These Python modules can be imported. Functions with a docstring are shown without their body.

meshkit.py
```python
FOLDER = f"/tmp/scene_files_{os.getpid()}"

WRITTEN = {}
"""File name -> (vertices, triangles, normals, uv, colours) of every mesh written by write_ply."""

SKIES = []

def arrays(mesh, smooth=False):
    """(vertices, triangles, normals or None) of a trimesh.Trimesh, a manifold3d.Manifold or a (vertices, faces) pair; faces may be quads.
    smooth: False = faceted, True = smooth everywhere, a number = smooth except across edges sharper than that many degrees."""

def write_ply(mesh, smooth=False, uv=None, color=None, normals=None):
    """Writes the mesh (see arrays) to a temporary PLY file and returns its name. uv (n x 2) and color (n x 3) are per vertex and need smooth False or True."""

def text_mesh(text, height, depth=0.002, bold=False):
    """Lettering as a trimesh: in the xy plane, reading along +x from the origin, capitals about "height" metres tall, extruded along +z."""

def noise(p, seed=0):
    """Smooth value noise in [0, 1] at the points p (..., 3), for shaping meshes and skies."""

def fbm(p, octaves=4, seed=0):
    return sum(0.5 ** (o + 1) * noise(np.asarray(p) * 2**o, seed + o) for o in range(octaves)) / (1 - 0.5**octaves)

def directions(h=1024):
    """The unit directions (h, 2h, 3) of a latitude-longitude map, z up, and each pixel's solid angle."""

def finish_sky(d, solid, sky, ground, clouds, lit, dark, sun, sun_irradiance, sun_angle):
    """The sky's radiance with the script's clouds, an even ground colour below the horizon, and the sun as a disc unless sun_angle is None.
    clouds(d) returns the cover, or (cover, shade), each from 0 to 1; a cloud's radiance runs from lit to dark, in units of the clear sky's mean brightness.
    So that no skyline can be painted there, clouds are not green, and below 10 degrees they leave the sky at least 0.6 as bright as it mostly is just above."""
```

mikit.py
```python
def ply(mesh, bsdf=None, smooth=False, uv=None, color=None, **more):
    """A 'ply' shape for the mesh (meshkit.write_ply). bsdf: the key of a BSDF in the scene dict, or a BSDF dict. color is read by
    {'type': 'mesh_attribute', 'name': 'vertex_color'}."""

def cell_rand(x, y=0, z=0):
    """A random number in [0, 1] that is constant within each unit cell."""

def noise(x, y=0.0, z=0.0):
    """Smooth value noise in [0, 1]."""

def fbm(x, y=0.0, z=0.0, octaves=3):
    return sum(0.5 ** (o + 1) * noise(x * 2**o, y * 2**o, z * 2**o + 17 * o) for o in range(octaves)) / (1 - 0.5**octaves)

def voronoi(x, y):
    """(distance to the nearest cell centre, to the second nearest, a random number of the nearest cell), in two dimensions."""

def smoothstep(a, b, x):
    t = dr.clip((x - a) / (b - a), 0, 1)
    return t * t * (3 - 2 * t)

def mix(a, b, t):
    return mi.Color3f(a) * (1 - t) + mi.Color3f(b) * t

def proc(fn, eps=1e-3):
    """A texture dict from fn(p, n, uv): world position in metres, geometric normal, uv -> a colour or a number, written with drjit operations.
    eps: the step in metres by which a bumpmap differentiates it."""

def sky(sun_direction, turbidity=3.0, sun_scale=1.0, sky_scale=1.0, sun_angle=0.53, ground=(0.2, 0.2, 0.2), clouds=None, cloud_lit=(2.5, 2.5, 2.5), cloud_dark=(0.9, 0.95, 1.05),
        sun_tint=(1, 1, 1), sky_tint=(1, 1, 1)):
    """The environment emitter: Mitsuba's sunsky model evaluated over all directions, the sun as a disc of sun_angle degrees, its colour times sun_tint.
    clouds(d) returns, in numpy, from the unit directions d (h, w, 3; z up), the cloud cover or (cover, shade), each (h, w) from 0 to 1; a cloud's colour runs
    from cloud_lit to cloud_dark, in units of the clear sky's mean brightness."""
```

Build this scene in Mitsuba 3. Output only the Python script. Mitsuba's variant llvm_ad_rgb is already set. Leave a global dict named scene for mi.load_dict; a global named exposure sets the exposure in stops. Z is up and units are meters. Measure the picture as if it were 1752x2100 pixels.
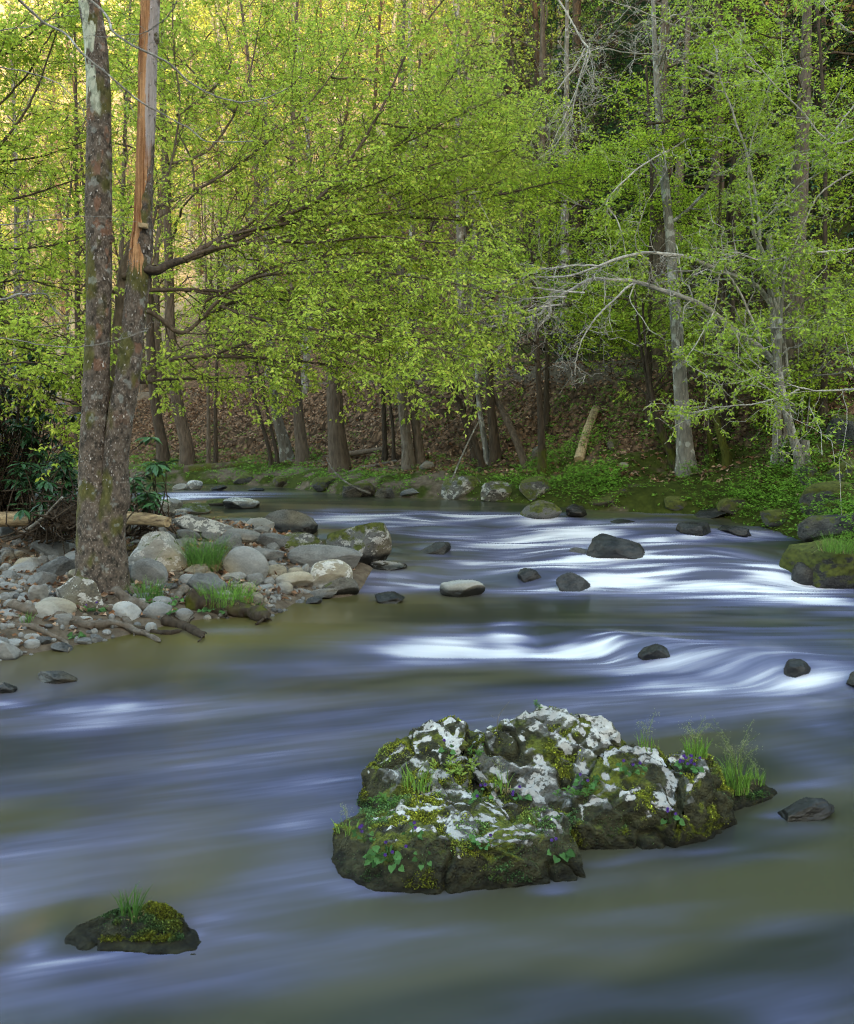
import math, random
import numpy as np, trimesh, manifold3d as m3
import drjit as dr
import mitsuba as mi
import mikit, meshkit
from mikit import noise, fbm, smoothstep, mix, proc, voronoi

T = mi.ScalarTransform4f
scene, labels = {}, {}

# ------------------------------------------------------------------ camera, sky, exposure
S, CX, HY, CH = 2000.0, 876.0, 880.0, 1.9      # focal length and principal point in photo units (1752 x 2100), lens height in metres
scene['camera'] = {'type': 'perspective', 'fov': 2 * math.degrees(math.atan(876 / S)), 'fov_axis': 'x', 'near_clip': 0.1, 'far_clip': 2000.0,
                   'principal_point_offset_y': (1050 - HY) / 2100.0,
                   'to_world': T().look_at(origin=[0, 0, CH], target=[0, 10, CH], up=[0, 0, 1])}
scene['sky'] = mikit.sky((0.30, -1.0, 0.30), turbidity=3, sun_scale=0.21, sun_tint=(1.0, 0.96, 0.84), sun_angle=2.0, sky_tint=(1.30, 1.03, 0.76))
exposure = 5.5


def W(px, py, Y):
    """The point at depth Y that the lens sees at photo position (px, py)."""
    return np.array([(px - CX) / S * Y, Y, CH - (py - HY) / S * Y])


# ------------------------------------------------------------------ helpers
class Buf:
    """Collects vertices, triangles, uv and colours of ONE mesh."""

    def __init__(self):
        self.v, self.f, self.uv, self.c, self.n = [], [], [], [], 0

    def add(self, v, f, uv=(0.5, 0.0), c=None):
        v = np.asarray(v, float).reshape(-1, 3)
        f = np.asarray(f, int)
        if f.shape[1] == 4:
            f = np.vstack([f[:, [0, 1, 2]], f[:, [0, 2, 3]]])
        self.v.append(v)
        self.f.append(f + self.n)
        self.uv.append(np.broadcast_to(np.asarray(uv, float), (len(v), 2)))
        self.c.append(np.broadcast_to(np.asarray((0.5, 0.5, 0.5) if c is None else c, float), (len(v), 3)))
        self.n += len(v)

    def put(self, key, bsdf, smooth=True, color=False):
        if not self.n:
            return
        v, f = np.vstack(self.v), np.vstack(self.f)
        if color:
            scene[key] = mikit.ply((v, f), 'mat_' + bsdf, smooth, color=np.vstack(self.c))
        else:
            scene[key] = mikit.ply((v, f), 'mat_' + bsdf, smooth, uv=np.vstack(self.uv))


_count = {}


def new(name):
    k = _count.get(name, 0)
    _count[name] = k + 1
    return name if k == 0 else f'{name}_{k:03d}'


def tag(key, label, cat, group=None, kind=None):
    labels[key] = {'label': label, 'category': cat}
    if group:
        labels[key]['group'] = group
    if kind:
        labels[key]['kind'] = kind


def norm(a):
    return a / np.maximum(np.linalg.norm(a, axis=-1, keepdims=True), 1e-9)


def spline(pts, n):
    """n points along a smooth curve through pts (any number of columns)."""
    pts = np.asarray(pts, float)
    if len(pts) == 2:
        t = np.linspace(0, 1, n)[:, None]
        return pts[0] * (1 - t) + pts[1] * t
    from scipy.interpolate import PchipInterpolator
    d = np.r_[0, np.cumsum(np.linalg.norm(np.diff(pts[:, :3], axis=0), axis=1))]
    return PchipInterpolator(d, pts, axis=0)(np.linspace(0, d[-1], n))


def tubes(P, R, sides, cap=True):
    """P (m, n, 3), R (m, n): m tubes in one go. Returns vertices, faces."""
    P, R = np.asarray(P, float), np.asarray(R, float)
    if P.ndim == 2:
        P, R = P[None], R[None]
    m, n, _ = P.shape
    t = norm(np.gradient(P, axis=1))
    mean = norm(P[:, -1] - P[:, 0])
    ref = np.where(np.abs(mean[:, 2:3]) > 0.75, [[0.0, -1, 0]], [[0, 0, 1.0]])[:, None]
    u = norm(np.cross(ref, t))
    w = np.cross(t, u)
    a = np.arange(sides) * 2 * np.pi / sides
    ring = np.cos(a)[:, None] * u[:, :, None] + np.sin(a)[:, None] * w[:, :, None]
    v = P[:, :, None] + ring * R[:, :, None, None]
    i, j = np.meshgrid(np.arange(n - 1), np.arange(sides), indexing='ij')
    q = np.stack([i * sides + j, i * sides + (j + 1) % sides, (i + 1) * sides + (j + 1) % sides, (i + 1) * sides + j], -1).reshape(-1, 4)
    f = (q[None] + (np.arange(m) * n * sides)[:, None, None]).reshape(-1, 4)
    return v.reshape(-1, 3), f


def branch(rng, P, R, k, L, ang, flat=0.5, rise=0.0, n=6, wig=0.12, rfrac=0.45, t0=0.2, rend=0.35):
    """k children on each parent polyline: (m*k, n, 3) points, radii."""
    m, n0, _ = P.shape
    t = (t0 + (1 - t0) * ((np.arange(k) + rng.random((m, k))) / k)).clip(0, 0.999) * (n0 - 1)
    i = t.astype(int)
    fr = (t - i)[..., None]
    idx = np.arange(m)[:, None]
    p = P[idx, i] * (1 - fr) + P[idx, i + 1] * fr
    r = R[idx, i] * (1 - fr[..., 0]) + R[idx, i + 1] * fr[..., 0]
    tan = norm(P[idx, i + 1] - P[idx, i])
    rnd = rng.normal(size=tan.shape)
    rnd[..., 2] *= (1 - flat)
    perp = norm(rnd - (rnd * tan).sum(-1, keepdims=True) * tan)
    a = np.radians(rng.uniform(ang[0], ang[1], (m, k, 1)))
    d = norm(tan * np.cos(a) + perp * np.sin(a) + np.array([0, 0, rise]))
    frac = 1 - 0.5 * (t / (n0 - 1))
    ln = rng.uniform(L[0], L[1], (m, k)) * frac
    s = np.linspace(0, 1, n)[None, None, :, None]
    w = np.cumsum(rng.normal(size=(m, k, n, 3)) * wig / n ** 0.5, axis=2)
    w -= w[:, :, :1]
    pts = p[:, :, None] + ln[..., None, None] * (d[:, :, None] * s + w * s)
    rr = np.minimum(r * rfrac, ln * 0.02)[..., None] * (1 - (1 - rend) * s[..., 0])
    return pts.reshape(-1, n, 3), rr.reshape(-1, n)


def leaf_quads(buf, pos, d, nrm, L, Wd, col, fold=0.25):
    """One folded two-triangle leaf for every row."""
    d = norm(d)
    side = norm(np.cross(nrm, d))
    up = np.cross(d, side)
    L, Wd = np.asarray(L)[:, None], np.asarray(Wd)[:, None]
    mid = pos + d * L * 0.45
    v = np.stack([pos, mid + side * Wd / 2 + up * Wd * fold, pos + d * L - up * L * 0.12, mid - side * Wd / 2 + up * Wd * fold], 1)
    n = len(pos)
    b = (np.arange(n) * 4)[:, None]
    f = np.vstack([b + [0, 1, 2], b + [0, 2, 3]])
    buf.add(v.reshape(-1, 3), f, c=np.repeat(col, 4, axis=0))


def twig_leaves(rng, buf, P, q, L, wfrac, colf, droop=0.35, tilt=0.95, t0=0.1):
    """q leaves in two ranks along every twig polyline (m, n, 3)."""
    m, n, _ = P.shape
    t = (t0 + (1 - t0) * (np.arange(q) + rng.random((m, q))) / q) * (n - 1) * 0.999
    i = t.astype(int)
    fr = (t - i)[..., None]
    idx = np.arange(m)[:, None]
    p = (P[idx, i] * (1 - fr) + P[idx, i + 1] * fr)
    tan = norm(P[idx, i + 1] - P[idx, i])
    side = norm(np.cross([0, 0, 1.0], tan) + 1e-6)
    sg = np.where((np.arange(q) % 2)[None, :, None] == 0, 1.0, -1.0)
    d = tan * 0.55 + side * sg + rng.normal(size=p.shape) * 0.35 + np.array([0, 0, -droop])
    nr = np.array([0, 0, 1.0]) + rng.normal(size=p.shape) * tilt
    ln = rng.uniform(L[0], L[1], m * q)
    p, d, nr = p.reshape(-1, 3), d.reshape(-1, 3), nr.reshape(-1, 3)
    leaf_quads(buf, p, d, nr, ln, ln * rng.uniform(wfrac * 0.8, wfrac * 1.2, m * q), colf(rng, p))


def leafcol(base, var=0.25, yellow=0.0):
    base = np.asarray(base, float)

    def f(rng, p):
        n = len(p)
        k = meshkit.noise(p * 0.9, 5)[:, None]
        b = base * (1 + var * rng.normal(size=(n, 1))).clip(0.45, 1.7)
        yl = (rng.random((n, 1)) * 0.6 + k * 0.6 - 0.35).clip(0, 1) * (0.6 + yellow)
        return (b * (1 - yl * 0.45) + np.array([0.64, 0.64, 0.10]) * yl * 0.45).clip(0.005, 0.8)
    return f


# ------------------------------------------------------------------ materials
def M(key, d):
    scene['mat_' + key] = d


def c3(r, g, b):
    return mi.Color3f(r, g, b)


def rock_col(p, n, uv):
    lich = smoothstep(1.5, 1.6, uv.x)
    tone = dr.clip(uv.x - 2 * lich, 0, 1)
    moss, wet = dr.clip(uv.y, 0, 1), dr.clip(-uv.y, 0, 1)
    a = fbm(p.x * 9, p.y * 9, p.z * 9, 4)
    b = noise(p.x * 70, p.y * 70, p.z * 70)
    c = noise(p.x * 2.3 + 9, p.y * 2.3, p.z * 2.3)
    col = mix((0.026, 0.027, 0.028), (0.43, 0.43, 0.41), dr.clip(tone - 0.06 + (a - 0.5) * 0.35 + (b - 0.5) * 0.16, 0, 1))
    col = mix(col, col * c3(1.15, 1.0, 0.76), smoothstep(0.5, 0.8, c))
    ll = smoothstep(0.54, 0.64, fbm(p.x * 13 + 3, p.y * 13, p.z * 13, 4) + 0.08 * n.z + 0.25 * (b - 0.5)) * lich * (0.75 - 0.55 * moss)
    col = mix(col, c3(0.50, 0.49, 0.46) * (0.7 + 0.6 * b), ll)
    mc = mix((0.018, 0.022, 0.006), (0.10, 0.115, 0.018), fbm(p.x * 30, p.y * 30, p.z * 30, 2))
    mm = smoothstep(0.42, 0.58, moss * 0.9 + (a - 0.5) * 0.9 + (b - 0.5) * 0.2) * smoothstep(0.01, 0.08, moss)
    col = mix(col, mc, mm)
    return col * (1 - 0.88 * wet)


def rock_rough(p, n, uv):
    return mi.Float(0.9 - 0.74 * dr.clip(-uv.y, 0, 1))


def rock_bump(p, n, uv):
    return mi.Float(0.012 * fbm(p.x * 28, p.y * 28, p.z * 28, 3) + 0.004 * noise(p.x * 160, p.y * 160, p.z * 160))


M('rock', {'type': 'bumpmap', 'arbitrary': proc(rock_bump), 'scale': 1.0,
           'bsdf': {'type': 'principled', 'base_color': proc(rock_col), 'roughness': proc(rock_rough), 'specular': 0.4}})


def boulder_col(p, n, uv):
    """uv.x: how bare the stone is (1) or mossy (0); uv.y: height above the water."""
    a = fbm(p.x * 26, p.y * 26, p.z * 26, 4)
    b = noise(p.x * 120, p.y * 120, p.z * 120)
    g = fbm(p.x * 5 + 4, p.y * 5, p.z * 5, 3)
    stone = mix((0.27, 0.265, 0.25), (0.58, 0.565, 0.53), dr.clip(a * 1.3 - 0.15 + (b - 0.5) * 0.4, 0, 1))
    stone = mix(stone, (0.30, 0.29, 0.275), smoothstep(0.44, 0.66, g) * 0.85)
    stone = mix(stone, (0.05, 0.05, 0.04), smoothstep(0.57, 0.70, fbm(p.x * 60, p.y * 60, p.z * 60, 3)) * 0.8)
    dark = mix((0.012, 0.012, 0.007), (0.060, 0.058, 0.026), dr.clip(a * 1.6 - 0.35 + (b - 0.5) * 0.5, 0, 1))
    green = mix((0.022, 0.030, 0.005), (0.150, 0.165, 0.018), dr.clip(a * 1.5 - 0.3 + (b - 0.5) * 0.7, 0, 1))
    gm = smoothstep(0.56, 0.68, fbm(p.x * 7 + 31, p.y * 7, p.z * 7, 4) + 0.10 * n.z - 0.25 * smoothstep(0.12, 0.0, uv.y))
    moss = mix(dark, green, gm)
    gr = smoothstep(0.325, 0.385, uv.x + (g - 0.5) * 0.26 + (a - 0.5) * 0.22) * smoothstep(0.05, 0.16, uv.y)
    moss = mix(moss, mix((0.045, 0.044, 0.04), (0.19, 0.185, 0.175), dr.clip(a * 1.7 - 0.35 + (b - 0.5) * 0.4, 0, 1)), gr * 0.7)
    e = fbm(p.x * 75, p.y * 75, p.z * 75, 3)
    m = smoothstep(0.44, 0.53, uv.x + (a - 0.5) * 0.36 + (e - 0.5) * 0.42)
    col = mix(moss, stone, m)
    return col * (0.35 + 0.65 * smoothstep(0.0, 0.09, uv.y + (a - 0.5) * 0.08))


def boulder_bump(p, n, uv):
    m = 1 - smoothstep(0.45, 0.55, uv.x + (fbm(p.x * 26, p.y * 26, p.z * 26, 2) - 0.5) * 0.34)
    return mi.Float(0.007 * fbm(p.x * 40, p.y * 40, p.z * 40, 3) + 0.010 * m * noise(p.x * 150, p.y * 150, p.z * 150))


M('boulder', {'type': 'bumpmap', 'arbitrary': proc(boulder_bump), 'scale': 1.0,
              'bsdf': {'type': 'principled', 'base_color': proc(boulder_col), 'roughness': 0.85, 'specular': 0.3}})


def ground_col(p, n, uv):
    """uv.x: leaf litter (1) against gravel and silt (0); uv.y: green cover."""
    v, _, r = voronoi(p.x * 13, p.y * 13)
    a = fbm(p.x * 3, p.y * 3, p.z * 3, 4)
    litter = mix((0.035, 0.023, 0.014), (0.26, 0.16, 0.10), r * dr.clip(1.2 - v * 1.4, 0, 1))
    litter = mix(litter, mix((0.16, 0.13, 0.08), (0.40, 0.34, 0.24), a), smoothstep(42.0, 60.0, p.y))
    silt = mix((0.035, 0.027, 0.018), (0.17, 0.135, 0.10), fbm(p.x * 22, p.y * 22, p.z * 22, 4))
    green = mix((0.014, 0.02, 0.005), (0.06, 0.075, 0.013), fbm(p.x * 16, p.y * 16, p.z * 16, 3))
    col = mix(silt, litter, dr.clip(uv.x, 0, 1))
    return mix(col, green, smoothstep(0.42, 0.58, dr.clip(uv.y, 0, 1) * 0.75 + (a - 0.5) * 0.9) * smoothstep(0.01, 0.1, uv.y))


M('soil', {'type': 'principled', 'base_color': proc(ground_col), 'roughness': 0.95, 'specular': 0.1})
M('asphalt', {'type': 'principled', 'base_color': proc(lambda p, n, uv: mix((0.13, 0.13, 0.135), (0.24, 0.24, 0.25), fbm(p.x * 9, p.y * 9, 0, 3))), 'roughness': 0.8})


def bark_col(p, n, uv):
    """uv.x: palette (0 dark brown, 0.33 red brown, 0.66 grey, 1 pale grey); uv.y: moss."""
    k = uv.x
    f = fbm(p.x * 38, p.y * 38, p.z * 7, 4)
    g = fbm(p.x * 8, p.y * 8, p.z * 4, 3)
    d = mix(mix((0.045, 0.034, 0.024), (0.105, 0.078, 0.057), smoothstep(0.0, 0.33, k)), mix((0.12, 0.105, 0.085), (0.22, 0.21, 0.185), smoothstep(0.66, 1.0, k)), smoothstep(0.33, 0.66, k))
    d = mix(d, (0.44, 0.42, 0.38), smoothstep(1.0, 1.4, k))
    col = d * (0.35 + 1.3 * f)
    lich = smoothstep(0.56, 0.66, fbm(p.x * 13 + 7, p.y * 13, p.z * 9, 3)) * smoothstep(0.4, 0.9, k) * smoothstep(1.2, 1.0, k)
    col = mix(col, (0.42, 0.43, 0.40), lich * 0.75)
    moss = mix((0.03, 0.034, 0.008), (0.10, 0.105, 0.016), f)
    return mix(col, moss, smoothstep(0.42, 0.6, uv.y * 0.85 + (g - 0.5) * 0.7) * smoothstep(0.01, 0.1, uv.y))


M('bark', {'type': 'twosided', 'bsdf': {'type': 'bumpmap', 'arbitrary': proc(lambda p, n, uv: mi.Float(0.02 * fbm(p.x * 40, p.y * 40, p.z * 8, 3))), 'scale': 1.0,
           'bsdf': {'type': 'principled', 'base_color': proc(bark_col), 'roughness': 0.9, 'specular': 0.2}}})


def syc_col(p, n, uv):
    """uv.x: side of the stem, 0 left .. 1 right as seen from the water; uv.y: metres above the base, +100 on the broken right stem."""
    right = smoothstep(50.0, 51.0, uv.y)
    h = uv.y - 100 * right
    f = fbm(p.x * 30, p.y * 30, p.z * 16, 4)
    fine = noise(p.x * 95, p.y * 95, p.z * 60)
    g = fbm(p.x * 6, p.y * 6, p.z * 3, 3)
    bark = mix((0.030, 0.025, 0.020), (0.175, 0.138, 0.11), dr.clip(f * 1.5 - 0.3 + (fine - 0.5) * 0.5, 0, 1))
    bark = mix(bark, (0.28, 0.25, 0.22), smoothstep(0.74, 0.82, fine) * 0.5)
    bark = mix(bark, (0.26, 0.125, 0.075), smoothstep(0.60, 0.68, fbm(p.x * 11 + 5, p.y * 11, p.z * 6, 3)) * 0.45 * smoothstep(1.2, 2.4, h))
    moss = mix((0.035, 0.037, 0.010), (0.12, 0.12, 0.02), f)
    bark = mix(bark, moss, smoothstep(0.58, 0.72, g + 0.10 * (1 - uv.x)) * 0.75)
    lich = smoothstep(0.66, 0.76, fbm(p.x * 15 + 50, p.y * 15, p.z * 10, 3)) * 0.35
    bark = mix(bark, (0.33, 0.36, 0.34), lich)
    # pale smooth inner bark high on the left stem
    pale = smoothstep(0.0, 0.1, 0.62 - uv.x + (g - 0.5) * 0.9) * smoothstep(4.55, 4.75, h + (g - 0.5) * 1.2) * (1 - right)
    bark = mix(bark, mix((0.26, 0.29, 0.22), (0.42, 0.44, 0.35), smoothstep(0.4, 0.6, f)), pale * smoothstep(0.42, 0.50, fbm(p.x * 14, p.y * 14, p.z * 5 + 3, 3)))
    # bare wood of the broken stem: orange brown streaks, grey weathered upper right half
    s = fbm(p.x * 60, p.y * 60, p.z * 1.6, 4)
    wood = mix((0.13, 0.045, 0.016), (0.48, 0.27, 0.13), dr.clip(s * 2.3 - 0.65, 0, 1))
    grey = mix((0.20, 0.165, 0.155), (0.40, 0.36, 0.35), s)
    wood = mix(wood, grey, smoothstep(0.0, 0.06, uv.x - 0.58 + (s - 0.5) * 0.5) * smoothstep(3.95, 4.3, h + (s - 0.5) * 0.8))
    edge = 0.55 + 0.5 * smoothstep(3.6, 4.4, h) + 0.25 * smoothstep(3.4, 3.1, h) + (fbm(p.x * 9, p.y * 9, p.z * 6, 3) - 0.5) * 0.5
    bare = right * smoothstep(3.05, 3.15, h + (s - 0.5) * 0.6) * smoothstep(0.02, -0.02, uv.x - edge)
    return mix(bark, wood, bare)


def syc_bump(p, n, uv):
    return mi.Float(0.012 * fbm(p.x * 45, p.y * 45, p.z * 25, 3))


M('sycamore_bark', {'type': 'bumpmap', 'arbitrary': proc(syc_bump), 'scale': 1.0,
                    'bsdf': {'type': 'principled', 'base_color': proc(syc_col), 'roughness': 0.9, 'specular': 0.2}})
VC = {'type': 'mesh_attribute', 'name': 'vertex_color'}
M('leaf', {'type': 'principledthin', 'base_color': VC, 'roughness': 0.45, 'diff_trans': 0.95, 'spec_trans': 0.0, 'eta': 1.4})
M('matte', {'type': 'twosided', 'bsdf': {'type': 'principled', 'base_color': VC, 'roughness': 0.9, 'specular': 0.15}})
M('glossy_leaf', {'type': 'twosided', 'bsdf': {'type': 'principled', 'base_color': VC, 'roughness': 0.32, 'specular': 0.5}})


def wood_col(p, n, uv):
    f = fbm(p.x * 5, p.y * 40, p.z * 40, 4)
    return mix((0.10, 0.065, 0.035), (0.50, 0.38, 0.22), dr.clip(f * 1.7 - 0.35 + uv.x, 0, 1)) * (1 - 0.6 * uv.y)


M('drift_wood', {'type': 'twosided', 'bsdf': {'type': 'principled', 'base_color': proc(wood_col), 'roughness': 0.9}})

# ------------------------------------------------------------------ the river's course and the ground
LB = np.array([(-9, -10), (-7.5, 2), (-5.6, 6.0), (-3.75, 7.6), (-2.7, 8.35), (-2.06, 9.0), (-1.45, 9.2), (-1.25, 9.9), (-.75, 10.25), (-.55, 11.2), (-1.3, 12.3), (-2.9, 13.4), (-4.9, 16.2), (-9, 19), (-16, 25), (-30, 36), (-60, 62)], float)
RB = np.array([(8.5, -10), (7.5, 2), (6.5, 6), (5.6, 9), (4.6, 10.0), (5.0, 11.4), (4.9, 12.6), (4.1, 14.1), (2.4, 14.8), (.2, 16.4), (-1.3, 17.2), (-3.2, 20), (-5.8, 21.2), (-11, 25), (-20, 32), (-32, 43), (-60, 70)], float)


def seg_dist(x, y, line):
    best = np.full(x.shape, 1e9)
    for a, b in zip(line[:-1], line[1:]):
        d = b - a
        t = (((x - a[0]) * d[0] + (y - a[1]) * d[1]) / (d @ d)).clip(0, 1)
        best = np.minimum(best, np.hypot(x - a[0] - t * d[0], y - a[1] - t * d[1]))
    return best


def inside(x, y, poly):
    res = np.zeros(x.shape, bool)
    j = len(poly) - 1
    for i in range(len(poly)):
        (xi, yi), (xj, yj) = poly[i], poly[j]
        c = ((yi > y) != (yj > y)) & (x < (xj - xi) * (y - yi) / (yj - yi + 1e-12) + xi)
        res ^= c
        j = i
    return res


def sstep(a, b, x):
    t = ((x - a) / (b - a)).clip(0, 1)
    return t * t * (3 - 2 * t)


def water_z(x, y, fine=False):
    x, y = np.asarray(x, float), np.asarray(y, float)
    w = 0.25 * np.sin(x * 1.3 + 1) + 0.15 * np.sin(x * 3.1)
    l1 = np.interp(x, [-4, -2, -.3, .95, 1.67, 2.6, 4, 6], [8.2, 8.1, 8.25, 8.55, 8.0, 7.25, 6.85, 6.6])
    sharp = np.interp(x, [-3, -0.5, 0.6, 6], [1.0, .65, .32, .32])
    z = 0.14 * sstep(-1, 1, (y - l1) / sharp)
    for h, yk, wd in ((0.17, 10.95, .42), (0.12, 11.9, .40), (0.12, 12.75, .40), (0.12, 13.6, .45), (0.06, 15.2, .7)):
        z = z + h * sstep(-1, 1, (y - yk - w * 0.8) / wd)
    z = z + 0.12 * sstep(18, 40, y) + 0.02 * (y - 40).clip(0)
    if fine:
        rap = sstep(10.2, 11, y) * sstep(15.5, 13.5, y)
        p = np.stack([x * 0.9, y * 2.6, np.zeros_like(x)], -1)
        z = z + rap * 0.09 * (meshkit.fbm(p, 2, 3) - 0.5) + 0.018 * (meshkit.fbm(p * [.8, .7, 1], 2, 8) - 0.5)
    return z


POLY = np.vstack([LB, RB[::-1]])


def ground(x, y):
    """(height, signed distance: < 0 in the river, side: 0 left bank 1 far bank)."""
    x, y = np.asarray(x, float), np.asarray(y, float)
    dl, drr = seg_dist(x, y, LB), seg_dist(x, y, RB)
    inn = inside(x, y, POLY)
    side = drr < dl
    d = np.minimum(dl, drr)
    zw = water_z(x, y)
    p = np.stack([x, y, np.zeros_like(x)], -1)
    n1, n2 = meshkit.fbm(p * 0.7, 3, 1) - 0.5, meshkit.fbm(p * 3.0, 3, 2) - 0.5
    left = np.interp(dl, [0, .25, .6, 1.2, 2.5, 5, 12, 40], [-.02, .10, .20, .27, .36, .55, 1.0, 2.2]) + n1 * 0.25 * sstep(0.2, 1.5, dl) + n2 * 0.10 * sstep(0, .6, dl)
    s = (x - 4.7) * .76 + (y - 20) * .65        # beyond the road
    u = drr / (drr + (-1.8 - s).clip(0) + 1e-6)
    bench = zw + np.interp(drr, [0, .12, .5, 1.6], [-.05, .18, .30, .46]) + n1 * 0.5 * sstep(.4, 2, drr) + n2 * 0.20 * sstep(0.1, 1, drr)
    slope = np.interp(u, [0, .28, .45, .62, .97, 1], [0, .03, .16, .42, 1, 1])
    fz = bench * (1 - slope) + 3.2 * slope + (n1 * 0.5 + n2 * .25) * sstep(.2, .5, u) * sstep(1.0, .8, u)
    hill = np.interp(s, [-1.8, 1.6, 3.0, 40, 120], [3.2, 3.2, 4.0, 37, 100]) + 2.5 * n1 * sstep(2, 10, s)
    fz = np.where(s > -1.8, hill, fz)
    h = np.where(side, fz, left + zw)
    h = np.where(inn, zw - 0.5 * sstep(0.0, 0.5, d) - 0.03, h)
    # the valley closes far upstream; an unseen ridge added behind the lens keeps the river in shade
    h = np.maximum(h, (0.72 * (y - 58) + 6 * n1).clip(-5, 130))
    h = np.maximum(h, np.minimum((-y - 22) * 0.62, 63.0) + 3 * n1 - 3 * (y > -22))
    return h, np.where(inn, -d, d), side


def axis(lo, a, b, hi, step, grow):
    mid = np.arange(a, b + 1e-6, step)
    out, s = [b], step
    while out[-1] < hi:
        s *= grow
        out.append(out[-1] + s)
    left, s = [a], step
    while left[-1] > lo:
        s *= grow
        left.append(left[-1] - s)
    return np.r_[left[:0:-1], mid, out[1:]]


gx, gy = axis(-420, -8.5, 9.5, 420, 0.10, 1.09), axis(-420, 6.0, 24.0, 420, 0.10, 1.09)
GX, GY = np.meshgrid(gx, gy)
GH, GD, GS = ground(GX, GY)


def grid_faces(nx, ny):
    i, j = np.meshgrid(np.arange(nx - 1), np.arange(ny - 1))
    a = (j * nx + i).ravel()
    return np.stack([a, a + 1, a + 1 + nx, a + nx], 1)


litter = np.where(GS, sstep(0.6, 1.6, GD), sstep(2.5, 5.0, GD))
litter = np.where(np.abs((GX - 4.7) * .76 + (GY - 20) * .65 + 1.9) < .45, 0, litter)     # gravel shoulder of the road
green = np.where(GS, sstep(2.2, 0.5, GD) * (0.45 + 0.35 * sstep(0, 3, GX)) + 0.25, 0.25)
s_ = (GX - 4.7) * .76 + (GY - 20) * .65
green = np.where(s_ > 1.5, 0.4 + 0.45 * sstep(0, 5, GX), green)
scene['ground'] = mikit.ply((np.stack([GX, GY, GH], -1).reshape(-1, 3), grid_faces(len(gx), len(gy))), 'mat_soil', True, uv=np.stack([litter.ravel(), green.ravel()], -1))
labels['ground'] = {'label': 'leaf strewn banks and wooded slopes on both sides of the stream', 'category': 'ground', 'kind': 'structure'}


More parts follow.
